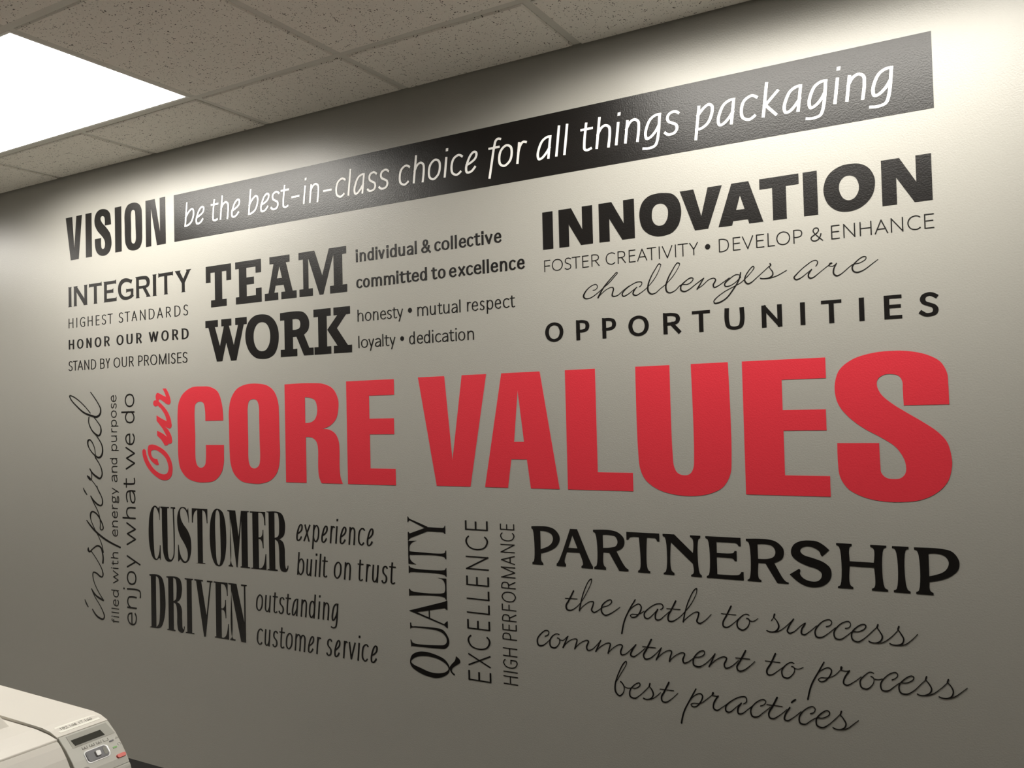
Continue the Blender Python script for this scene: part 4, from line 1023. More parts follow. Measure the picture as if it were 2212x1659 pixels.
  'S1139.6,920.3,2.8 1129.9,900.4,3.9 1123,886.6,4.3',
  'S1123.7,887.5,1.9 1143.2,907.7,1.9 1162.8,915.6,2.5 1167.5,913.3,3.6 1163.9,898.5,3.9 1160.3,887.2,4.3',
  'S1161.3,889,1.9 1178.5,905.9,1.9 1197.9,915.2,2.5 1203.5,913,3.5 1197.3,896.6,4.3 1200.2,888.4,3.6 1212.9,891.3,2.2 1229.1,906,1.9 1241.4,920.1,2.2',
  'S1241.4,920.1,3 1232,900.6,3.8 1225.4,887.9,4.1',
  'S1226.1,889.1,1.8 1247.8,908.1,1.8 1265.1,915.7,2.4 1269.6,913.4,3.4 1266.1,898.9,3.8 1262.7,887.3,4.1',
  'S1263.3,888.7,1.8 1281.7,906.4,1.8 1300.2,915.5,2.4 1305.6,911.9,3.4 1300.2,895.9,4.1 1302.4,887.8,3.5 1314.6,891.2,2.1 1330.1,905,1.8 1345.5,919.8,2.5',
  'S1345.5,919.8,3.2 1333,901.2,4 1329.6,889.7,4 1337,886.4,3.1 1350.7,895,1.8 1372,913.5,1.8',
  'S1390.3,938.9,4.2 1376.3,911.8,4.3 1366.9,894.2,4.3 1371.1,885,3.8 1381.4,886.3,2.7 1400.8,901,1.8 1418.2,919.9,2.1',
  'S1364.7,917.3,1.7 1401.4,918,1.7',
  'S1418.2,919.9,2.8 1409.5,899.3,3.5 1403.3,887,3.9',
  'S1403.9,888.2,1.8 1424.2,907.8,1.7 1441.7,916.2,2.4 1446.7,913.2,3.2 1442.5,897.8,3.5 1440.2,886.7,3.9',
  'S1440.8,888.1,1.7 1458.4,905.2,1.7 1477.1,914.1,2.3 1482.6,911.3,3.1 1477.3,895.3,3.8 1480.4,887.6,3.3 1491.8,891.7,2 1510.3,905.5,1.7 1525.6,909.2,1.7 1536.9,918.6,2.4 1534.9,925.5,2.3 1523.3,922.3,2.3 1507.4,903,3.4 1506.9,885.6,4 1519.2,882.4,3.3 1533.2,888.9,2 1552.9,907.3,1.7 1564.8,921.9,2.3',
  'S1564.8,921.9,2.7 1555.4,901,3.3 1548.2,886.8,3.7',
  'S1549.1,888.2,1.7 1569.2,907.9,1.7 1588.3,916.8,2.3 1594.9,913.7,3 1588.2,897.1,3.6 1591.4,888.4,3.2 1603.6,892.5,2 1625.4,912.2,1.6',
  'S1644.6,939.2,3.8 1630.7,912.9,3.9 1620.9,894.7,3.9 1624.5,886.1,3.5 1635.1,886.9,2.9 1651.1,898.6,1.9 1667.2,914.8,1.3',
  'S1618.2,917.8,1.6 1654.9,918.9,1.6',
 ]),
 ('word', [
  'S1719.1,940.2,4 1707.3,914.5,4 1696.5,895.2,4.1 1698.8,885.8,3.8 1708.9,886.6,2.8 1723.2,897.4,1.6 1737.4,909.4,1.6',
  'S1693,919.1,1.6 1730.2,919.4,1.6',
  'S1763.9,921.6,2.2 1756.5,923.2,1.9 1743.8,915.2,2.5 1733.8,900,3.4 1736.6,885.2,3.7 1747.8,883.4,3.1 1759.3,893.2,2.2 1764.8,904,2.1 1763.1,911.9,2.2 1758.2,913.3,2.8',
  'S1763.5,910.2,1.6 1773.4,908.9,1.6 1785.8,914.8,1.3',
 ]),
 ('word', [
  'S1835.3,933.4,3 1822,908.9,3.3 1803.9,874.1,3.6 1794.2,837.8,3.9',
  'S1814.4,898,1.5 1829.4,913.6,1.8 1845.1,921.3,2.4 1852.1,916.5,2.9 1848.1,902.4,3 1835.7,888.4,2.7 1826,885.1,2.5 1820.8,888.9,2.1 1826.3,894.6,1.6 1843.1,896.8,1.5 1857.6,903.7,1.5 1872.2,919.1,1.5',
  'S1875.3,926.1,5.4 1874.2,921.1,4.3',
  'S1873.4,919.3,1.8 1883.9,918.2,1.8 1893.8,920.2,2.1',
  'S1893.3,920.1,3.5 1880.9,899.4,3.5 1879.4,888.2,3.5 1886.3,884.7,3 1899.3,892.1,1.8 1919.5,909.4,1.5',
  'S1947.3,921.5,2.1 1939.4,922.9,1.8 1926.5,912.8,2.3 1916.8,898.1,3.1 1919.8,884,3.5 1931.1,881.9,3 1942.9,892,2 1947.8,903.5,2 1946.4,910.6,2 1941.3,912.8,2.6',
  'S1946.8,908.7,1.5 1957,907.6,1.5 1966.1,910.8,1.5',
  'S1987.3,911.2,2.3 1995.2,915.9,1.7 2000.3,923.7,1.9 1996.7,929.2,2.1 1986.7,926.7,2 1972.9,915.3,2.3 1962.3,898.3,3 1965.1,884.3,3.4 1977.4,884.1,2.6 1992.3,896.4,1.5 2003.7,905.8,1.5 2019.1,908.4,1.8 2032.5,917.3,2 2034.4,923.5,2.2 2029.5,925.9,2 2017.3,918.8,2.3 2002.4,900.2,3 2005.1,883.9,3.3 2018.2,882.2,2.9 2033.8,892.7,1.7 2051.8,912.8,1.4 2059.6,920.9,1.4',
  'S2061.3,928.2,3.4 2058.9,921.3,2.9',
  'S2058.9,920.8,1.9 2066.7,911.4,2.7 2071,900.3,3.1 2066,890.2,2.8 2055.1,884.7,2.3 2044.3,884.1,2.6 2040.5,885.9,2.6',
  'S2055.1,884.4,1.8 2070.2,888.5,1.7 2087.6,902.6,1.4 2105.1,921.3,1.4',
  'S2106.4,927.7,3.4 2104.1,921.6,2.9',
  'S2104,921.1,1.9 2112.1,911.8,2.6 2115.6,900.7,3.1 2111.3,889.7,2.7 2101.7,884.4,2.3 2090.1,884.3,2.6 2086,886.1,2.5',
  'S2099.6,883.4,1.7 2116.5,889.3,1.7 2131.4,901.8,1.4 2144.2,913.9,1.1',
 ]),
]),
('black script line "best practices", lowest line on the wall', 'k', [
 ('word', [
  'S1283.3,809.9,1.9 1300.9,838.8,1.9 1316.2,865.2,1.9 1315.5,871.3,2.4 1307.8,864.7,2.9 1291.7,834.8,3.3 1281,802.5,4.1 1282.5,783.2,4.4 1292.9,774.9,3.8 1303.8,783.4,2.6 1307.8,797.9,2.6 1303.6,808.4,3.3 1297.7,813.8,3.6',
  'S1305.3,803.1,1.8 1317.8,799.3,1.8 1326.9,800.5,1.7 1341.9,802.1,2.1 1354,811.2,2.9 1352.7,817.4,2.4 1342.2,813.7,2.5 1325.2,794.8,3.6 1324.7,778,4 1338,774.4,3.4 1353.2,784.9,1.8 1371.5,802.6,1.8 1380.5,812.1,1.8',
  'S1382.8,819.8,4.3 1380.5,812.1,3.6',
  'S1380.5,812.1,2.5 1389,802.3,3.5 1391.6,791.8,3.9 1385.4,781.3,3.1 1372.1,776.1,3 1363.3,778.1,3.4',
  'S1373.5,775.5,1.7 1391.3,782.1,1.7 1412.2,800.1,1.7',
  'S1436.7,830.7,4.2 1423.9,805.9,4.2 1414.7,788.2,4.2 1417.2,777.7,3.8 1427.3,777,3 1443.4,788.3,1.7 1460.9,805.7,1.4',
  'S1411,809.5,1.7 1449.7,810.3,1.7',
 ]),
 ('word', [
  'S1510.5,823.4,3 1494.3,794.4,3.4 1476.4,759.6,3.8 1468.4,728.8,4.5',
  'S1488.3,782.8,1.7 1505.7,805.4,2 1522.5,813.1,2.6 1527.9,807.2,3.4 1523.3,793.3,3.4 1510.4,778.1,3 1499.3,776.4,2.7 1496.1,781.3,2.4 1502.3,785.4,1.7 1521.7,787.7,1.7 1538.6,800.8,1.7 1552.6,813.4,1.7',
  'S1556.1,819.2,5.6 1554,814.1,3.7',
  'S1552.6,813.4,2 1563.4,812.3,2 1569.4,813.2,2.3',
  'S1569.4,813.2,3.6 1557.4,793,4 1557,779.8,4 1565,776.2,3.2 1578.7,785.7,1.7 1593.8,797.9,1.7',
  'S1635,803.2,1.9 1643,810.8,2.6 1640.8,820.8,2.6 1629,820.4,2.3 1608.8,809.7,2.3 1589.6,791.2,3.3 1589.2,778.1,3.9 1598.5,776.9,2.9 1616.2,792.6,1.6 1629.2,804.1,1.9',
  'S1629.2,804.1,3.5 1620,788,3.9 1621,776.9,3.8 1630.2,777.8,2.6 1645,790.4,1.6 1658.4,802.8,1.6',
  'S1678.2,804.3,2.5 1687.3,809.5,1.9 1691.4,817.8,2.2 1685.2,821.5,2.2 1673.4,816.4,2.2 1660.2,804.2,2.6 1652.7,788.9,3.5 1656.6,775.3,3.8 1669.6,776,2.9 1684.1,788.5,1.6 1702.5,805.4,1.6',
  'S1719.8,831.6,4 1707.6,807.4,4 1698.1,789.4,4 1700.3,778.3,3.7 1709.1,777.6,2.8 1724.6,788.4,1.6 1742.7,805.1,1.6',
  'S1693.7,810.4,1.6 1731.6,811,1.6',
  'S1750.3,811.3,3.1 1738.5,791.8,3.7 1736.4,780.1,3.7 1743,777.9,2.8 1757,787.1,1.6 1777.3,805.8,1.6',
  'S1799.1,803.6,2.5 1807.8,808.7,1.8 1810.9,816.6,2.1 1805.8,821.6,2.2 1794.8,817.9,2.2 1781,805.8,2.4 1772.4,790.7,3.3 1773.9,777.2,3.6 1786.1,776.1,2.8 1801,787.7,1.6 1813.4,795.9,1.6 1827.8,797.6,1.8 1842.5,806.6,2.1 1844.6,813.6,2.4 1839.2,817.2,2.1 1827.1,810.4,2.4 1813.3,793.4,3.3 1814,777.4,3.6 1827.1,774.5,3 1841.7,784.3,1.8 1861.3,804.6,1.5 1869.9,814.5,1.5',
  'S1871.7,820.2,3.7 1869.1,812.4,3.2',
  'S1868.6,811.8,2.1 1876.5,802.1,2.9 1881.3,791.8,3.4 1876.9,781.3,3 1865,775.7,2.4 1854.5,776.5,2.7 1851,778.4,2.7',
  'S1865,775.2,1.8 1882.7,780.3,1.8 1895.9,791.7,1.5 1910.2,804.9,1.2',
 ]),
 ('tittle', [
  'S1764.7,833,3.1 1759.6,829,4 1754.5,824,3.4',
 ]),
]),
]
# plain sans lines: alphabet, text, runs up the wall?, (baseline, x-height, ascender, descender), pen, slant, left-right of every letter
LINES = [
('thin black line "HIGHEST STANDARDS" below "INTEGRITY"', ('caps', 'HIGHEST STANDARDS', False, (1955.02, 1995.93, 2013.11, 1937.84), (5.01, 3.05), 0, [(-1175.9, -1143.5), (-1121.5, -1118.3), (-1098.2, -1064.3), (-1045.9, -1013.7), (-992.5, -968.7), (-952.1, -926.0), (-914.3, -883.0), (-843.4, -817.2), (-805.5, -774.3), (-764.7, -730.2), (-712.6, -679.4), (-659.3, -625.4), (-610.7, -576.1), (-557.8, -529.5), (-509.1, -475.2), (-457.8, -432.6)])),
('bold black line "HONOR OUR WORD" between two thin lines at left', ('caps', 'HONOR OUR WORD', False, (1865.32, 1905.7, 1922.66, 1848.37), (9.45, 4.62), 0, [(-1176.4, -1139.5), (-1119.8, -1076.6), (-1056.4, -1022.0), (-1001.1, -958.0), (-938.4, -903.0), (-859.8, -816.0), (-797.1, -759.8), (-737.2, -703.3), (-661.0, -604.2), (-586.9, -544.0), (-523.6, -489.1), (-469.4, -430.7)])),
('thin black line "STAND BY OUR PROMISES" below "HONOR OUR WORD"', ('caps', 'STAND BY OUR PROMISES', False, (1775.23, 1816.18, 1833.38, 1758.04), (5.15, 3.14), 0, [(-1178.5, -1152.2), (-1148.2, -1118.1), (-1117.3, -1080.4), (-1071.7, -1039.1), (-1026.7, -993.7), (-966.8, -938.2), (-930.7, -903.5), (-879.9, -839.0), (-828.0, -796.9), (-783.4, -754.1), (-726.5, -699.8), (-691.0, -661.8), (-654.1, -613.1), (-602.0, -559.3), (-547.4, -543.0), (-532.2, -507.0), (-497.0, -473.7), (-466.1, -439.8)])),
('bold black line "individual & collective" right of "TEAM"', ('low', 'individual & collective', False, (2067.51, 2098.26, 2109.64, 2054.59), (7.44, 4.66), 0, [(390.4, 399.4), (407.2, 432.7), (440.1, 466.4), (474.1, 481.0), (485.2, 511.4), (519.6, 526.5), (532.6, 560.4), (567.5, 593.2), (600.6, 626.4), (632.3, 639.5), (657.5, 693.7), (708.1, 731.3), (735.5, 765.0), (770.6, 777.5), (785.6, 792.4), (800.1, 826.3), (829.3, 852.1), (855.7, 877.7), (882.2, 889.7), (894.1, 922.3), (926.7, 952.2)])),
('bold black line "committed to excellence" below "individual & collective"', ('low', 'committed to excellence', False, (1980.38, 2011.18, 2022.27, 1967.45), (7.44, 4.66), 0, [(390.7, 415.0), (419.2, 447.4), (454.4, 497.8), (506.4, 550.7), (557.4, 564.8), (569.2, 591.9), (593.3, 615.8), (618.1, 646.0), (650.3, 677.2), (693.9, 716.3), (719.5, 747.9), (761.4, 788.5), (794.7, 821.4), (824.4, 848.2), (852.1, 879.2), (883.4, 891.7), (898.5, 906.5), (912.5, 938.3), (944.8, 970.0), (975.8, 998.7), (1003.9, 1029.4)])),
('thin black line "honesty • mutual respect" right of "WORK"', ('low', 'honesty • mutual respect', False, (1869.9, 1899.16, 1909.31, 1857.61), (3.98, 2.83), 0, [(393.3, 417.1), (424.5, 450.9), (458.5, 480.1), (488.0, 511.4), (516.5, 534.9), (537.6, 556.2), (556.2, 580.7), (600.3, 616.2), (637.5, 678.1), (686.1, 707.5), (714.9, 732.9), (737.0, 759.6), (767.4, 789.4), (797.1, 799.9), (824.7, 838.4), (842.0, 864.1), (871.3, 887.1), (895.4, 918.2), (924.0, 945.4), (952.4, 973.5), (976.3, 993.5)])),
('thin black line "loyalty • dedication" below "honesty • mutual respect"', ('low', 'loyalty • dedication', False, (1782.62, 1810.87, 1822.68, 1770.76), (3.98, 2.83), 0, [(394.6, 398.9), (406.0, 434.6), (437.1, 460.5), (464.3, 488.5), (495.1, 498.5), (503.0, 522.8), (524.5, 547.8), (567.3, 582.4), (602.9, 624.7), (633.5, 656.3), (660.5, 683.7), (692.7, 695.9), (703.6, 725.1), (729.9, 752.5), (755.9, 774.6), (780.5, 783.6), (789.8, 815.3), (823.8, 847.2)])),
('thin black line "FOSTER CREATIVITY • DEVELOP & ENHANCE" below "INNOVATION"', ('caps', 'FOSTER CREATIVITY • DEVELOP & ENHANCE', False, (1963.6, 1997.66, 2011.96, 1949.29), (2.64, 2.27), 0, [(1094.5, 1114.1), (1119.5, 1154.3), (1160.8, 1181.3), (1183.6, 1209.7), (1216.4, 1236.2), (1244.7, 1269.6), (1288.4, 1316.2), (1324.5, 1348.6), (1357.6, 1377.0), (1381.6, 1411.0), (1410.4, 1436.8), (1444.4, 1447.1), (1453.3, 1483.1), (1490.0, 1492.6), (1497.7, 1525.7), (1529.5, 1553.3), (1571.9, 1586.0), (1608.8, 1635.4), (1645.5, 1665.0), (1669.3, 1698.3), (1705.3, 1725.5), (1734.0, 1751.9), (1755.8, 1789.7), (1797.5, 1819.3), (1838.6, 1867.8), (1887.2, 1907.0), (1915.5, 1942.4), (1952.6, 1979.4), (1985.7, 2015.6), (2021.6, 2048.5), (2057.4, 2084.9), (2093.2, 2113.8)])),
('wide-spaced bold black word "OPPORTUNITIES" above the red "VALUES"', ('caps', 'OPPORTUNITIES', False, (1759.4, 1815.54, 1839.12, 1735.82), (11.7, 8.04), 0, [(1091.9, 1150.6), (1191.5, 1232.6), (1272.2, 1313.9), (1350.3, 1409.7), (1450.9, 1501.1), (1530.9, 1579.8), (1618.3, 1668.9), (1712.9, 1763.7), (1807.3, 1820.1), (1857.7, 1905.2), (1944.1, 1957.0), (2000.3, 2038.9), (2076.6, 2116.1)])),
('small black line "filled with energy and purpose" running up the wall', ('low3', 'filled with energy and purpose', True, (864.74, 900.05, 910.86, 855.45), (3.44, 3.96), 0, [(751.0, 766.1), (774.9, 777.7), (791.3, 793.7), (806.7, 809.1), (818.5, 844.6), (854.2, 882.7), (908.4, 960.5), (968.1, 971.0), (981.6, 999.7), (1008.7, 1033.8), (1096.7, 1124.8), (1133.9, 1160.0), (1170.1, 1197.3), (1207.3, 1223.4), (1230.5, 1259.7), (1265.7, 1291.9), (1315.1, 1343.3), (1353.4, 1379.6), (1386.0, 1411.2), (1440.5, 1467.7), (1476.8, 1502.0), (1515.2, 1530.3), (1538.4, 1565.7), (1573.8, 1603.1), (1611.6, 1631.8), (1637.9, 1664.2)])),
('black line "enjoy what we do" running up the wall left of red "Our"', ('low3', 'enjoy what we do', True, (754.12, 811.83, 834.78, 727.89), (5.86, 5.7), 0, [(753.0, 802.4), (818.2, 866.6), (863.6, 896.3), (911.1, 965.5), (977.8, 1026.9), (1066.1, 1157.3), (1171.2, 1218.2), (1232.7, 1284.3), (1294.2, 1333.0), (1365.7, 1456.7), (1463.6, 1509.4), (1550.2, 1597.7), (1614.6, 1667.9)])),
('thin black word "experience" right of "CUSTOMER"', ('low1', 'experience', False, (1133.78, 1191.7, 1216.03, 1109.45), (6.04, 3.75), 0.1, [(101.9, 132.7), (134.8, 168.6), (173.6, 207.4), (216.5, 246.1), (254.2, 277.0), (281.8, 287.9), (297.9, 327.9), (335.8, 365.4), (377.2, 406.3), (413.3, 442.8)])),
('thin black line "built on trust" below "experience"', ('low1', 'built on trust', False, (1017.3, 1074.03, 1095.26, 993.47), (6.04, 3.75), 0.1, [(103.0, 136.3), (146.0, 172.9), (186.7, 192.9), (204.5, 212.4), (219.0, 243.2), (269.6, 303.1), (313.0, 343.6), (373.0, 397.5), (405.3, 427.2), (432.9, 461.4), (471.3, 497.2), (504.6, 529.9)])),
('thin black word "outstanding" right of "DRIVEN"', ('low1', 'outstanding', False, (875.32, 934.21, 955.57, 850.58), (6.04, 3.74), 0.1, [(-96.7, -63.1), (-53.6, -23.6), (-14.7, 9.7), (12.8, 40.4), (47.0, 71.7), (75.2, 106.1), (115.9, 145.6), (154.8, 187.4), (197.8, 204.0), (215.6, 245.9), (252.4, 286.3)])),
('thin black line "customer service" below "outstanding"', ('low1', 'customer service', False, (756.43, 814.01, 838.19, 732.25), (6.04, 3.74), 0.1, [(-95.3, -65.8), (-57.7, -28.5), (-19.6, 6.9), (14.4, 39.8), (44.2, 76.7), (85.3, 136.4), (146.9, 176.2), (184.6, 206.1), (229.9, 256.3), (264.4, 292.6), (302.6, 323.2), (328.4, 358.6), (367.6, 374.2), (383.2, 412.1), (419.8, 450.2)])),
('black sans word "EXCELLENCE" running up the wall right of "QUALITY"', ('caps', 'EXCELL ENCE', True, (-880.03, -798.66, -764.49, -914.2), (3.48, 5.64), 0, [(752.4, 781.6), (796.3, 832.3), (846.6, 887.1), (906.7, 934.7), (954.6, 982.5), (996.3, 1023.8), (1038.1, 1066.3), (1086.4, 1126.4), (1145.6, 1186.4), (1205.2, 1233.8)])),
('thin black line "HIGH PERFORMANCE" running up the wall right of "EXCELLENCE"', ('caps', 'HIGH PERF ORMANCE', True, (-971.77, -922.91, -902.38, -992.29), (2.46, 3.34), 0, [(757.6, 781.9), (793.0, 795.6), (804.8, 829.8), (839.8, 864.2), (888.3, 908.7), (915.8, 933.8), (942.5, 964.1), (974.1, 992.8), (998.9, 1029.8), (1038.7, 1059.8), (1070.4, 1102.4), (1109.8, 1135.9), (1144.5, 1169.5), (1178.4, 1202.6), (1211.7, 1229.2)])),
]
BANNER = (-0.5040, 2.1229, 2.2420, 2.4222)
BANNER_TEXT = ('low2', 'be the best - in - class choice for all things packaging', False, (2291.97, 2358.51, 2383.43, 2265.16), (7.63, 6.62), 0.13, [(-444.2, -389.5), (-382.1, -332.8), (-298.4, -257.9), (-251.5, -202.4), (-191.6, -143.4), (-104.8, -52.0), (-43.7, 3.6), (7.8, 50.7), (57.8, 98.1), (108.2, 145.4), (163.2, 177.1), (189.5, 236.8), (254.1, 292.5), (309.1, 354.4), (363.7, 377.5), (387.8, 436.9), (445.3, 486.9), (493.5, 536.9), (576.2, 620.9), (631.0, 678.5), (690.5, 740.0), (752.1, 765.5), (776.5, 821.6), (829.5, 875.9), (913.2, 959.5), (948.3, 999.3), (1010.3, 1046.9), (1079.2, 1129.2), (1141.2, 1156.7), (1167.3, 1182.7), (1222.0, 1260.7), (1266.9, 1315.5), (1328.0, 1342.4), (1353.6, 1401.6), (1407.5, 1462.5), (1470.3, 1513.4), (1552.7, 1606.3), (1614.3, 1664.0), (1675.4, 1721.1), (1730.0, 1775.9), (1782.6, 1831.5), (1837.5, 1891.1), (1904.7, 1919.6), (1930.7, 1979.2), (1984.6, 2039.7)])

MATS = {'k': M_black, 'r': M_red}
for label, mat, letters in TRACED:
    meshes = []
    for nm, pieces in letters:
        b = bmesh.new()
        for n_p, p in enumerate(pieces):
            decal_piece(b, p, 0.0, n_p * LIFT)
        meshes.append((nm, b))
    build_decal(meshes, label, MATS[mat], 0.0)


def line_meshes(spec, y_back):
    font, text, vertical, metr, pen, shear, boxes = spec
    mm = lambda t: tuple(v * 0.001 for v in t)
    meshes = []
    for ch, bx in zip(text.replace(' ', ''), boxes):
        b = bmesh.new()
        sans_letter(b, font, ch, mm(bx), mm(metr), mm(pen), shear, vertical, y_back)
        nm = 'bullet' if ch == '•' else 'hyphen' if ch == '-' else 'ampersand' if ch == '&' else 'letter'
        meshes.append((nm, b))
    return meshes


for label, spec in LINES:
    build_decal(line_meshes(spec, 0.0), label, M_black, 0.0)

# black banner strip with its white line of text
bx0, bx1, bz0, bz1 = BANNER
root = thing('banner', ((bx0 + bx1) / 2, 0.0, bz0), 'long black vinyl banner across the top of the wall with white italic writing', 'banner')
bm = bmesh.new()
add_outline(bm, [[(bx0, bz0), (bx1, bz0), (bx1, bz1), (bx0, bz1)]], 0.0, VINYL)
link('strip', bm, M_black, root, ((bx0 + bx1) / 2, 0.0, bz0))
for nm, b in line_meshes(BANNER_TEXT, -VINYL):
    q = bm_bounds(b)
    o = link(nm, b, M_white, root, ((q[0] + q[1]) / 2, -VINYL, q[2]))
    o['label'] = 'white ' + nm

# ------------------------------------------------------------------ black counter and printer
DESK = 0.715
t = thing('counter', (0.5, -1.28, 0.0), 'black counter top under the white printer at bottom left', 'counter')
bm = bmesh.new(); box(bm, -0.55, -1.78, DESK - 0.035, 1.75, -0.80, DESK); link('counter_top', bm, M_desk, t, bevel=0.003)
bm = bmesh.new(); box(bm, -0.52, -1.74, 0.0, -0.48, -0.84, DESK - 0.035); link('side_panel', bm, M_desk, t)
bm = bmesh.new(); box(bm, 1.68, -1.74, 0.0, 1.72, -0.84, DESK - 0.035); link('side_panel', bm, M_desk, t)
bm = bmesh.new(); box(bm, -0.48, -0.88, 0.12, 1.68, -0.86, DESK - 0.035); link('back_panel', bm, M_desk, t)

PR = [(.20, 1.006), (.36, 1.006), (.525, 1.003), (.677, 1.0), (.702, .997), (.723, .99), (.748, .971),
      (.768, .95), (.782, .933), (.792, .916), (.80, .89), (.805, .84)]
YL, YR, YF = -1.255, -1.153, -1.56
prn = thing('printer', (0.5, -1.36, DESK), 'off-white desktop laser printer with grey control panel on the black counter', 'printer')


def arc(s):
    """point and outward normal at arc length s along the top-front profile"""
    acc = 0.0
    for (a, b) in zip(PR[:-1], PR[1:]):
        l = math.hypot(b[0] - a[0], b[1] - a[1])
        if s <= acc + l:
            k = (s - acc) / l
            tx, tz = (b[0] - a[0]) / l, (b[1] - a[1]) / l
            return (a[0] + k * (b[0] - a[0]), a[1] + k * (b[1] - a[1])), (-tz, tx)
        acc += l
    return PR[-1], (1.0, 0.0)


def cut_profile(s0, s1):
    acc = 0.0
    pts = [arc(s0)[0]]
    for (a, b) in zip(PR[:-1], PR[1:]):
        acc += math.hypot(b[0] - a[0], b[1] - a[1])
        if s0 + 1e-4 < acc < s1 - 1e-4:
            pts.append(b)
    return pts + [arc(s1)[0]]


def on_panel(bm, outline, h0, h1, top=None):
    """raised plate following the panel: outline of (y, s); h0..h1 heights; top = shrunk outline for a domed face"""
    def pt(y, s, h):
        (x, z), (nx, nz) = arc(s)
        return (x + nx * h, y, z + nz * h)
    lo = [bm.verts.new(pt(y, s, h0)) for y, s in outline]
    hi = [bm.verts.new(pt(y, s, h1)) for y, s in (top or outline)]
    n = len(outline)
    for i in range(n):
        j = (i + 1) % n
        bm.faces.new((lo[i], lo[j], hi[j], hi[i]))
    bm.faces.new(hi)
    bmesh.ops.recalc_face_normals(bm, faces=bm.faces[:])


def rounded(y0, y1, s0, s1, r, skew=0.0, n=5):
    out = []
    for cy, cs, a0 in ((y1 - r, s1 - r, 0), (y0 + r, s1 - r, 90), (y0 + r, s0 + r, 180), (y1 - r, s0 + r, 270)):
        for k in range(n + 1):
            a = math.radians(a0 + 90 * k / n)
            yy, ss = cy + r * math.cos(a), cs + r * math.sin(a)
            out.append((yy, ss + skew * (yy - y0)))
    return out


def shrink(o, f):
    cy = sum(p[0] for p in o) / len(o)
    cs = sum(p[1] for p in o) / len(o)
    return [(cy + (y - cy) * f, cs + (s - cs) * f) for y, s in o]


S0, S1 = 0.5255, 0.6200           # the control panel along the profile
top = cut_profile(0.0, S0 - 0.0006)
bm = bmesh.new()
prism_y(bm, top + [(top[-1][0] - .004, .93), (.20, .93)], YL, YR)
link('top_cover', bm, M_print, prn, bevel=0.0025)
bm = bmesh.new()
pan = cut_profile(S0 + 0.0004, S1)
prism_y(bm, pan + [(pan[-1][0] - .02, pan[-1][1] - .004), (.70, .95), (pan[0][0] - .006, pan[0][1] - .012)], YL + .001, YR)
panel = link('control_panel', bm, M_panel, prn, bevel=0.0015)
panel['label'] = 'pale grey curved control panel'
low = cut_profile(S1 + 0.0016, 0.70)
bm = bmesh.new()
prism_y(bm, low + [(.812, DESK + .012), (.20, DESK + .012), (.20, .93), (low[0][0] - .02, .93)], YL, YR)
link('right_body', bm, M_panel, prn, bevel=0.001)
bm = bmesh.new()
prism_y(bm, [(.22, DESK + .012), (.785, DESK + .012), (.785, .88), (.765, .935), (.715, .975), (.66, .985), (.34, .975), (.22, .94)], YF, YR - .003)
link('chassis', bm, M_print, prn)
# output tray lid and front cover on the near side
bm = bmesh.new()
prism_y(bm, [(.20, .965), (.30, .989), (.50, .998), (.66, .9962), (.700, .9925), (.727, .9875), (.727, .978), (.20, .94)], YF, YL - .0008)
link('output_tray', bm, M_print, prn, bevel=0.002)
bm = bmesh.new()
prism_y(bm, [(.7305, .9862), (.742, .9775), (.758, .960), (.772, .940), (.783, .915), (.790, .88), (.795, .80), (.795, DESK + .012),
             (.77, DESK + .012), (.77, .90), (.7305, .965)], YF, YL - .003)
link('front_cover', bm, M_print, prn, bevel=0.002)
bm = bmesh.new()
prism_y(bm, [(.20, DESK + .012), (.797, DESK + .012), (.797, .86), (.786, .915), (.774, .942), (.758, .962), (.742, .979), (.727, .988), (.66, .997), (.50, .999), (.20, .985)], YF - .012, YF)
link('side_cover', bm, M_print, prn, bevel=0.004)
for fx in (.26, .72):
    for fy in (YF + .05, YR - .05):
        bm = bmesh.new(); box(bm, fx - .02, fy - .02, DESK, fx + .02, fy + .02, DESK + .013); link('foot', bm, M_foot, prn)
# paper stop standing on the tray
bm = bmesh.new()
zb = .9955
base = [(.50, -1.305), (.605, -1.305), (.605, -1.272), (.50, -1.272)]
tops = [(.50, -1.303), (.578, -1.303), (.585, -1.280), (.50, -1.276)]
lo = [bm.verts.new((x, y, zb)) for x, y in base]
hi = [bm.verts.new((x, y, zb + .020)) for x, y in tops]
for k in range(4):
    m = (k + 1) % 4
    bm.faces.new((lo[k], lo[m], hi[m], hi[k]))
bm.faces.new(hi)
bm.faces.new(lo[::-1])
link('paper_stop', bm, M_print, prn, bevel=0.002)

# screen in its sloping recess
bm = bmesh.new()
on_panel(bm, [(-1.2405, .5300), (-1.1602, .5300), (-1.1560, .5572), (-1.2410, .5580)], 0.0, 0.0006)
bez = link('screen_bezel', bm, M_pale, panel)
bez['label'] = 'grey screen surround'
bm = bmesh.new(); on_panel(bm, [(-1.2368, .5410), (-1.1780, .5407), (-1.1756, .5540), (-1.2346, .5544)], 0.0, 0.0012)
o = link('screen', bm, M_screen, panel); o['label'] = 'dark display window'
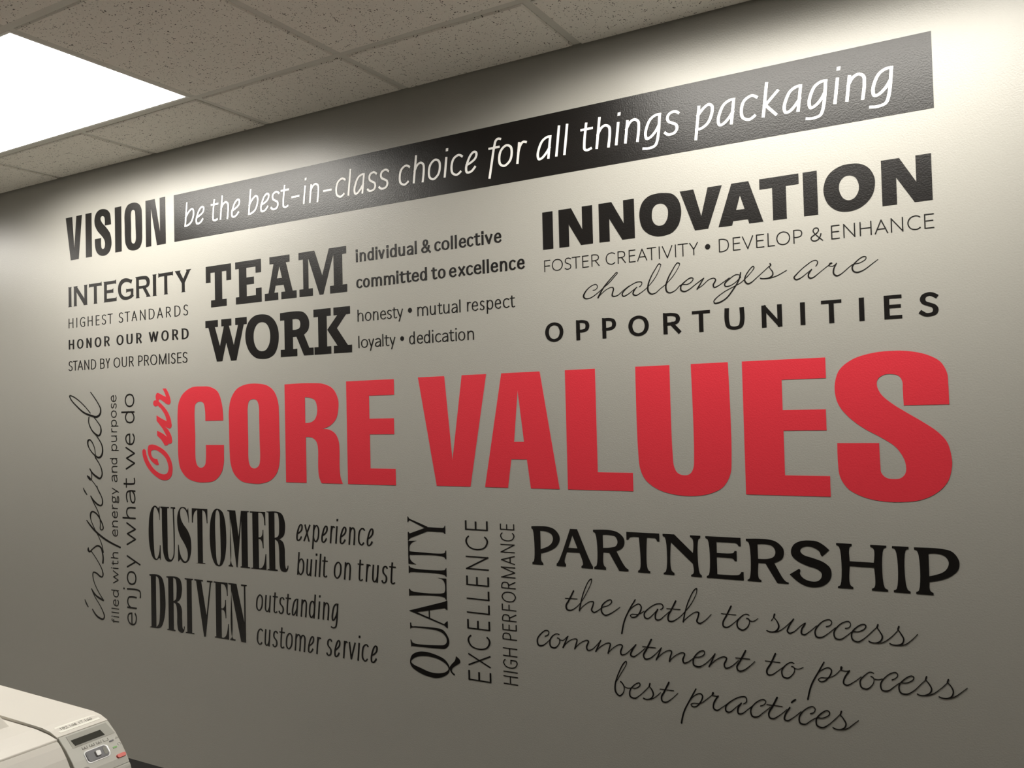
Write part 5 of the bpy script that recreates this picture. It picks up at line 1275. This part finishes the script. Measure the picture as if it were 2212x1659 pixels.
# navigation pad
pad = rounded(-1.2265, -1.1830, .5725, .5945, .006)
bm = bmesh.new(); on_panel(bm, rounded(-1.2285, -1.1810, .5708, .5962, .007), 0.0, 0.0007)
link('pad_rim', bm, M_chrome, panel)
bm = bmesh.new(); on_panel(bm, pad, 0.0, 0.0016, shrink(pad, .95)); o = link('navigation_pad', bm, M_pad, panel)
bm = bmesh.new(); q = rounded(-1.1930, -1.1845, .5745, .5920, .004); on_panel(bm, q, 0.0010, 0.0019, shrink(q, .8)); link('arrow_key', bm, M_mark, panel)
bm = bmesh.new(); q = rounded(-1.2105, -1.1985, .5775, .5902, .003); on_panel(bm, q, 0.0010, 0.0045, shrink(q, .72)); o = link('select_key', bm, M_chrome, panel)
q = rounded(-1.1745, -1.1545, .5990, .6070, .0038)
bm = bmesh.new(); on_panel(bm, q, 0.0, 0.0030, shrink(q, .86)); o = link('cancel_button', bm, M_stop, panel); o['label'] = 'salmon red oval button'
q = rounded(-1.1738, -1.1650, .5686, .5714, .0012)
bm = bmesh.new(); on_panel(bm, q, 0.0, 0.0010); o = link('indicator_lamp', bm, M_pad, panel); o['label'] = 'dark grey indicator lamp'
q = rounded(-1.1730, -1.1650, .5826, .5856, .0009)
bm = bmesh.new(); on_panel(bm, q, 0.0, 0.0010); o = link('indicator_lamp', bm, M_green, panel); o['label'] = 'green indicator lamp'
q = rounded(-1.2430, -1.2300, .6010, .6170, .005)
bm = bmesh.new(); on_panel(bm, rounded(-1.2448, -1.2285, .5990, .6185, .006), 0.0, 0.0006); link('key_rim', bm, M_mark, panel)
bm = bmesh.new(); on_panel(bm, q, 0.0, 0.0030, shrink(q, .75)); link('back_key', bm, M_pad, panel)


def bar(bm, y0, s0, y1, s1, w, h=0.0006):
    d = math.hypot(y1 - y0, s1 - s0)
    ny, ns = -(s1 - s0) / d * w / 2, (y1 - y0) / d * w / 2
    on_panel(bm, [(y0 + ny, s0 + ns), (y1 + ny, s1 + ns), (y1 - ny, s1 - ns), (y0 - ny, s0 - ns)], 0.0, h)


for k, yc in enumerate((-1.2208, -1.2065, -1.1926, -1.1785)):     # tray symbols: three filled, one empty
    bm = bmesh.new()
    a, b, s0, s1 = yc - .0046, yc + .0046, .5615, .5662
    bar(bm, a, s0, a, s1, .0007); bar(bm, b, s0, b, s1, .0007); bar(bm, a - .0003, s1, b + .0003, s1, .0008)
    if k < 3:
        bar(bm, yc - .0022, s1 - .0012, yc + .0022, s1 - .0012, .0014)
        bar(bm, yc, s0 + .0006, yc, s1 - .001, .0010)
    link('tray_symbol', bm, M_mark, panel)
bm = bmesh.new(); on_panel(bm, [(-1.1612, .5688), (-1.1578, .5652), (-1.1540, .5688)], 0.0, 0.0006); link('warning_symbol', bm, M_pale, panel)
bm = bmesh.new()
for k in range(12):
    if k not in (2, 3):
        a0, a1 = math.radians(30 * k), math.radians(30 * k + 30)
        bar(bm, -1.1583 + .0030 * math.cos(a0), .5808 + .0026 * math.sin(a0), -1.1583 + .0030 * math.cos(a1), .5808 + .0026 * math.sin(a1), .0006)
link('ready_symbol', bm, M_pale, panel)

# address label stuck on the top cover, its digits printed along y
lab = [(-1.2406, .4938), (-1.1700, .4938), (-1.1625, .4975), (-1.1622, .5140), (-1.1640, .5158), (-1.2420, .5158), (-1.2432, .5140), (-1.2432, .4960)]
bm = bmesh.new()
on_panel(bm, lab, 0.0, 0.0004)
tape = thing('label_tape', ((arc(.505)[0][0]), -1.203, arc(.505)[0][1]), 'small white label strip with grey digits stuck on top of the printer', 'label')
link('strip', bm, M_tape, tape)
DIG = {'1': "0.3,.8 .55,1;.55,1 .55,0", '9': ".9,.6 .5,.45;.5,.45 .1,.6;.1,.6 .1,.85;.1,.85 .5,1;.5,1 .9,.85;.9,.85 .9,.3;.9,.3 .5,0;.5,0 .15,.1",
       '2': ".1,.8 .5,1;.5,1 .9,.8;.9,.8 .8,.5;.8,.5 .1,0;.1,0 .95,0", '6': ".85,.95 .5,1;.5,1 .1,.6;.1,.6 .1,.2;.1,.2 .5,0;.5,0 .9,.2;.9,.2 .9,.4;.9,.4 .5,.55;.5,.55 .1,.35",
       '8': ".5,.53 .15,.75;.15,.75 .5,1;.5,1 .85,.75;.85,.75 .5,.53;.5,.53 .1,.25;.1,.25 .5,0;.5,0 .9,.25;.9,.25 .5,.53", '7': ".1,1 .9,1;.9,1 .4,0", '.': ".4,.02 .6,.02"}
txt = '192.168.17.166'
y = -1.2385
for ch in txt:
    bm = bmesh.new()
    w = .0026 if ch == '.' else .0056
    for seg in DIG[ch].split(';'):
        (a, b), (c, d) = [tuple(float(v) for v in p.split(',')) for p in seg.split()]
        bar(bm, y + a * w, .5088 - b * .0068, y + c * w, .5088 - d * .0068,   .00042, .0007)
    link('full_stop' if ch == '.' else 'digit', bm, M_pale, tape)
    y += w * 0.93
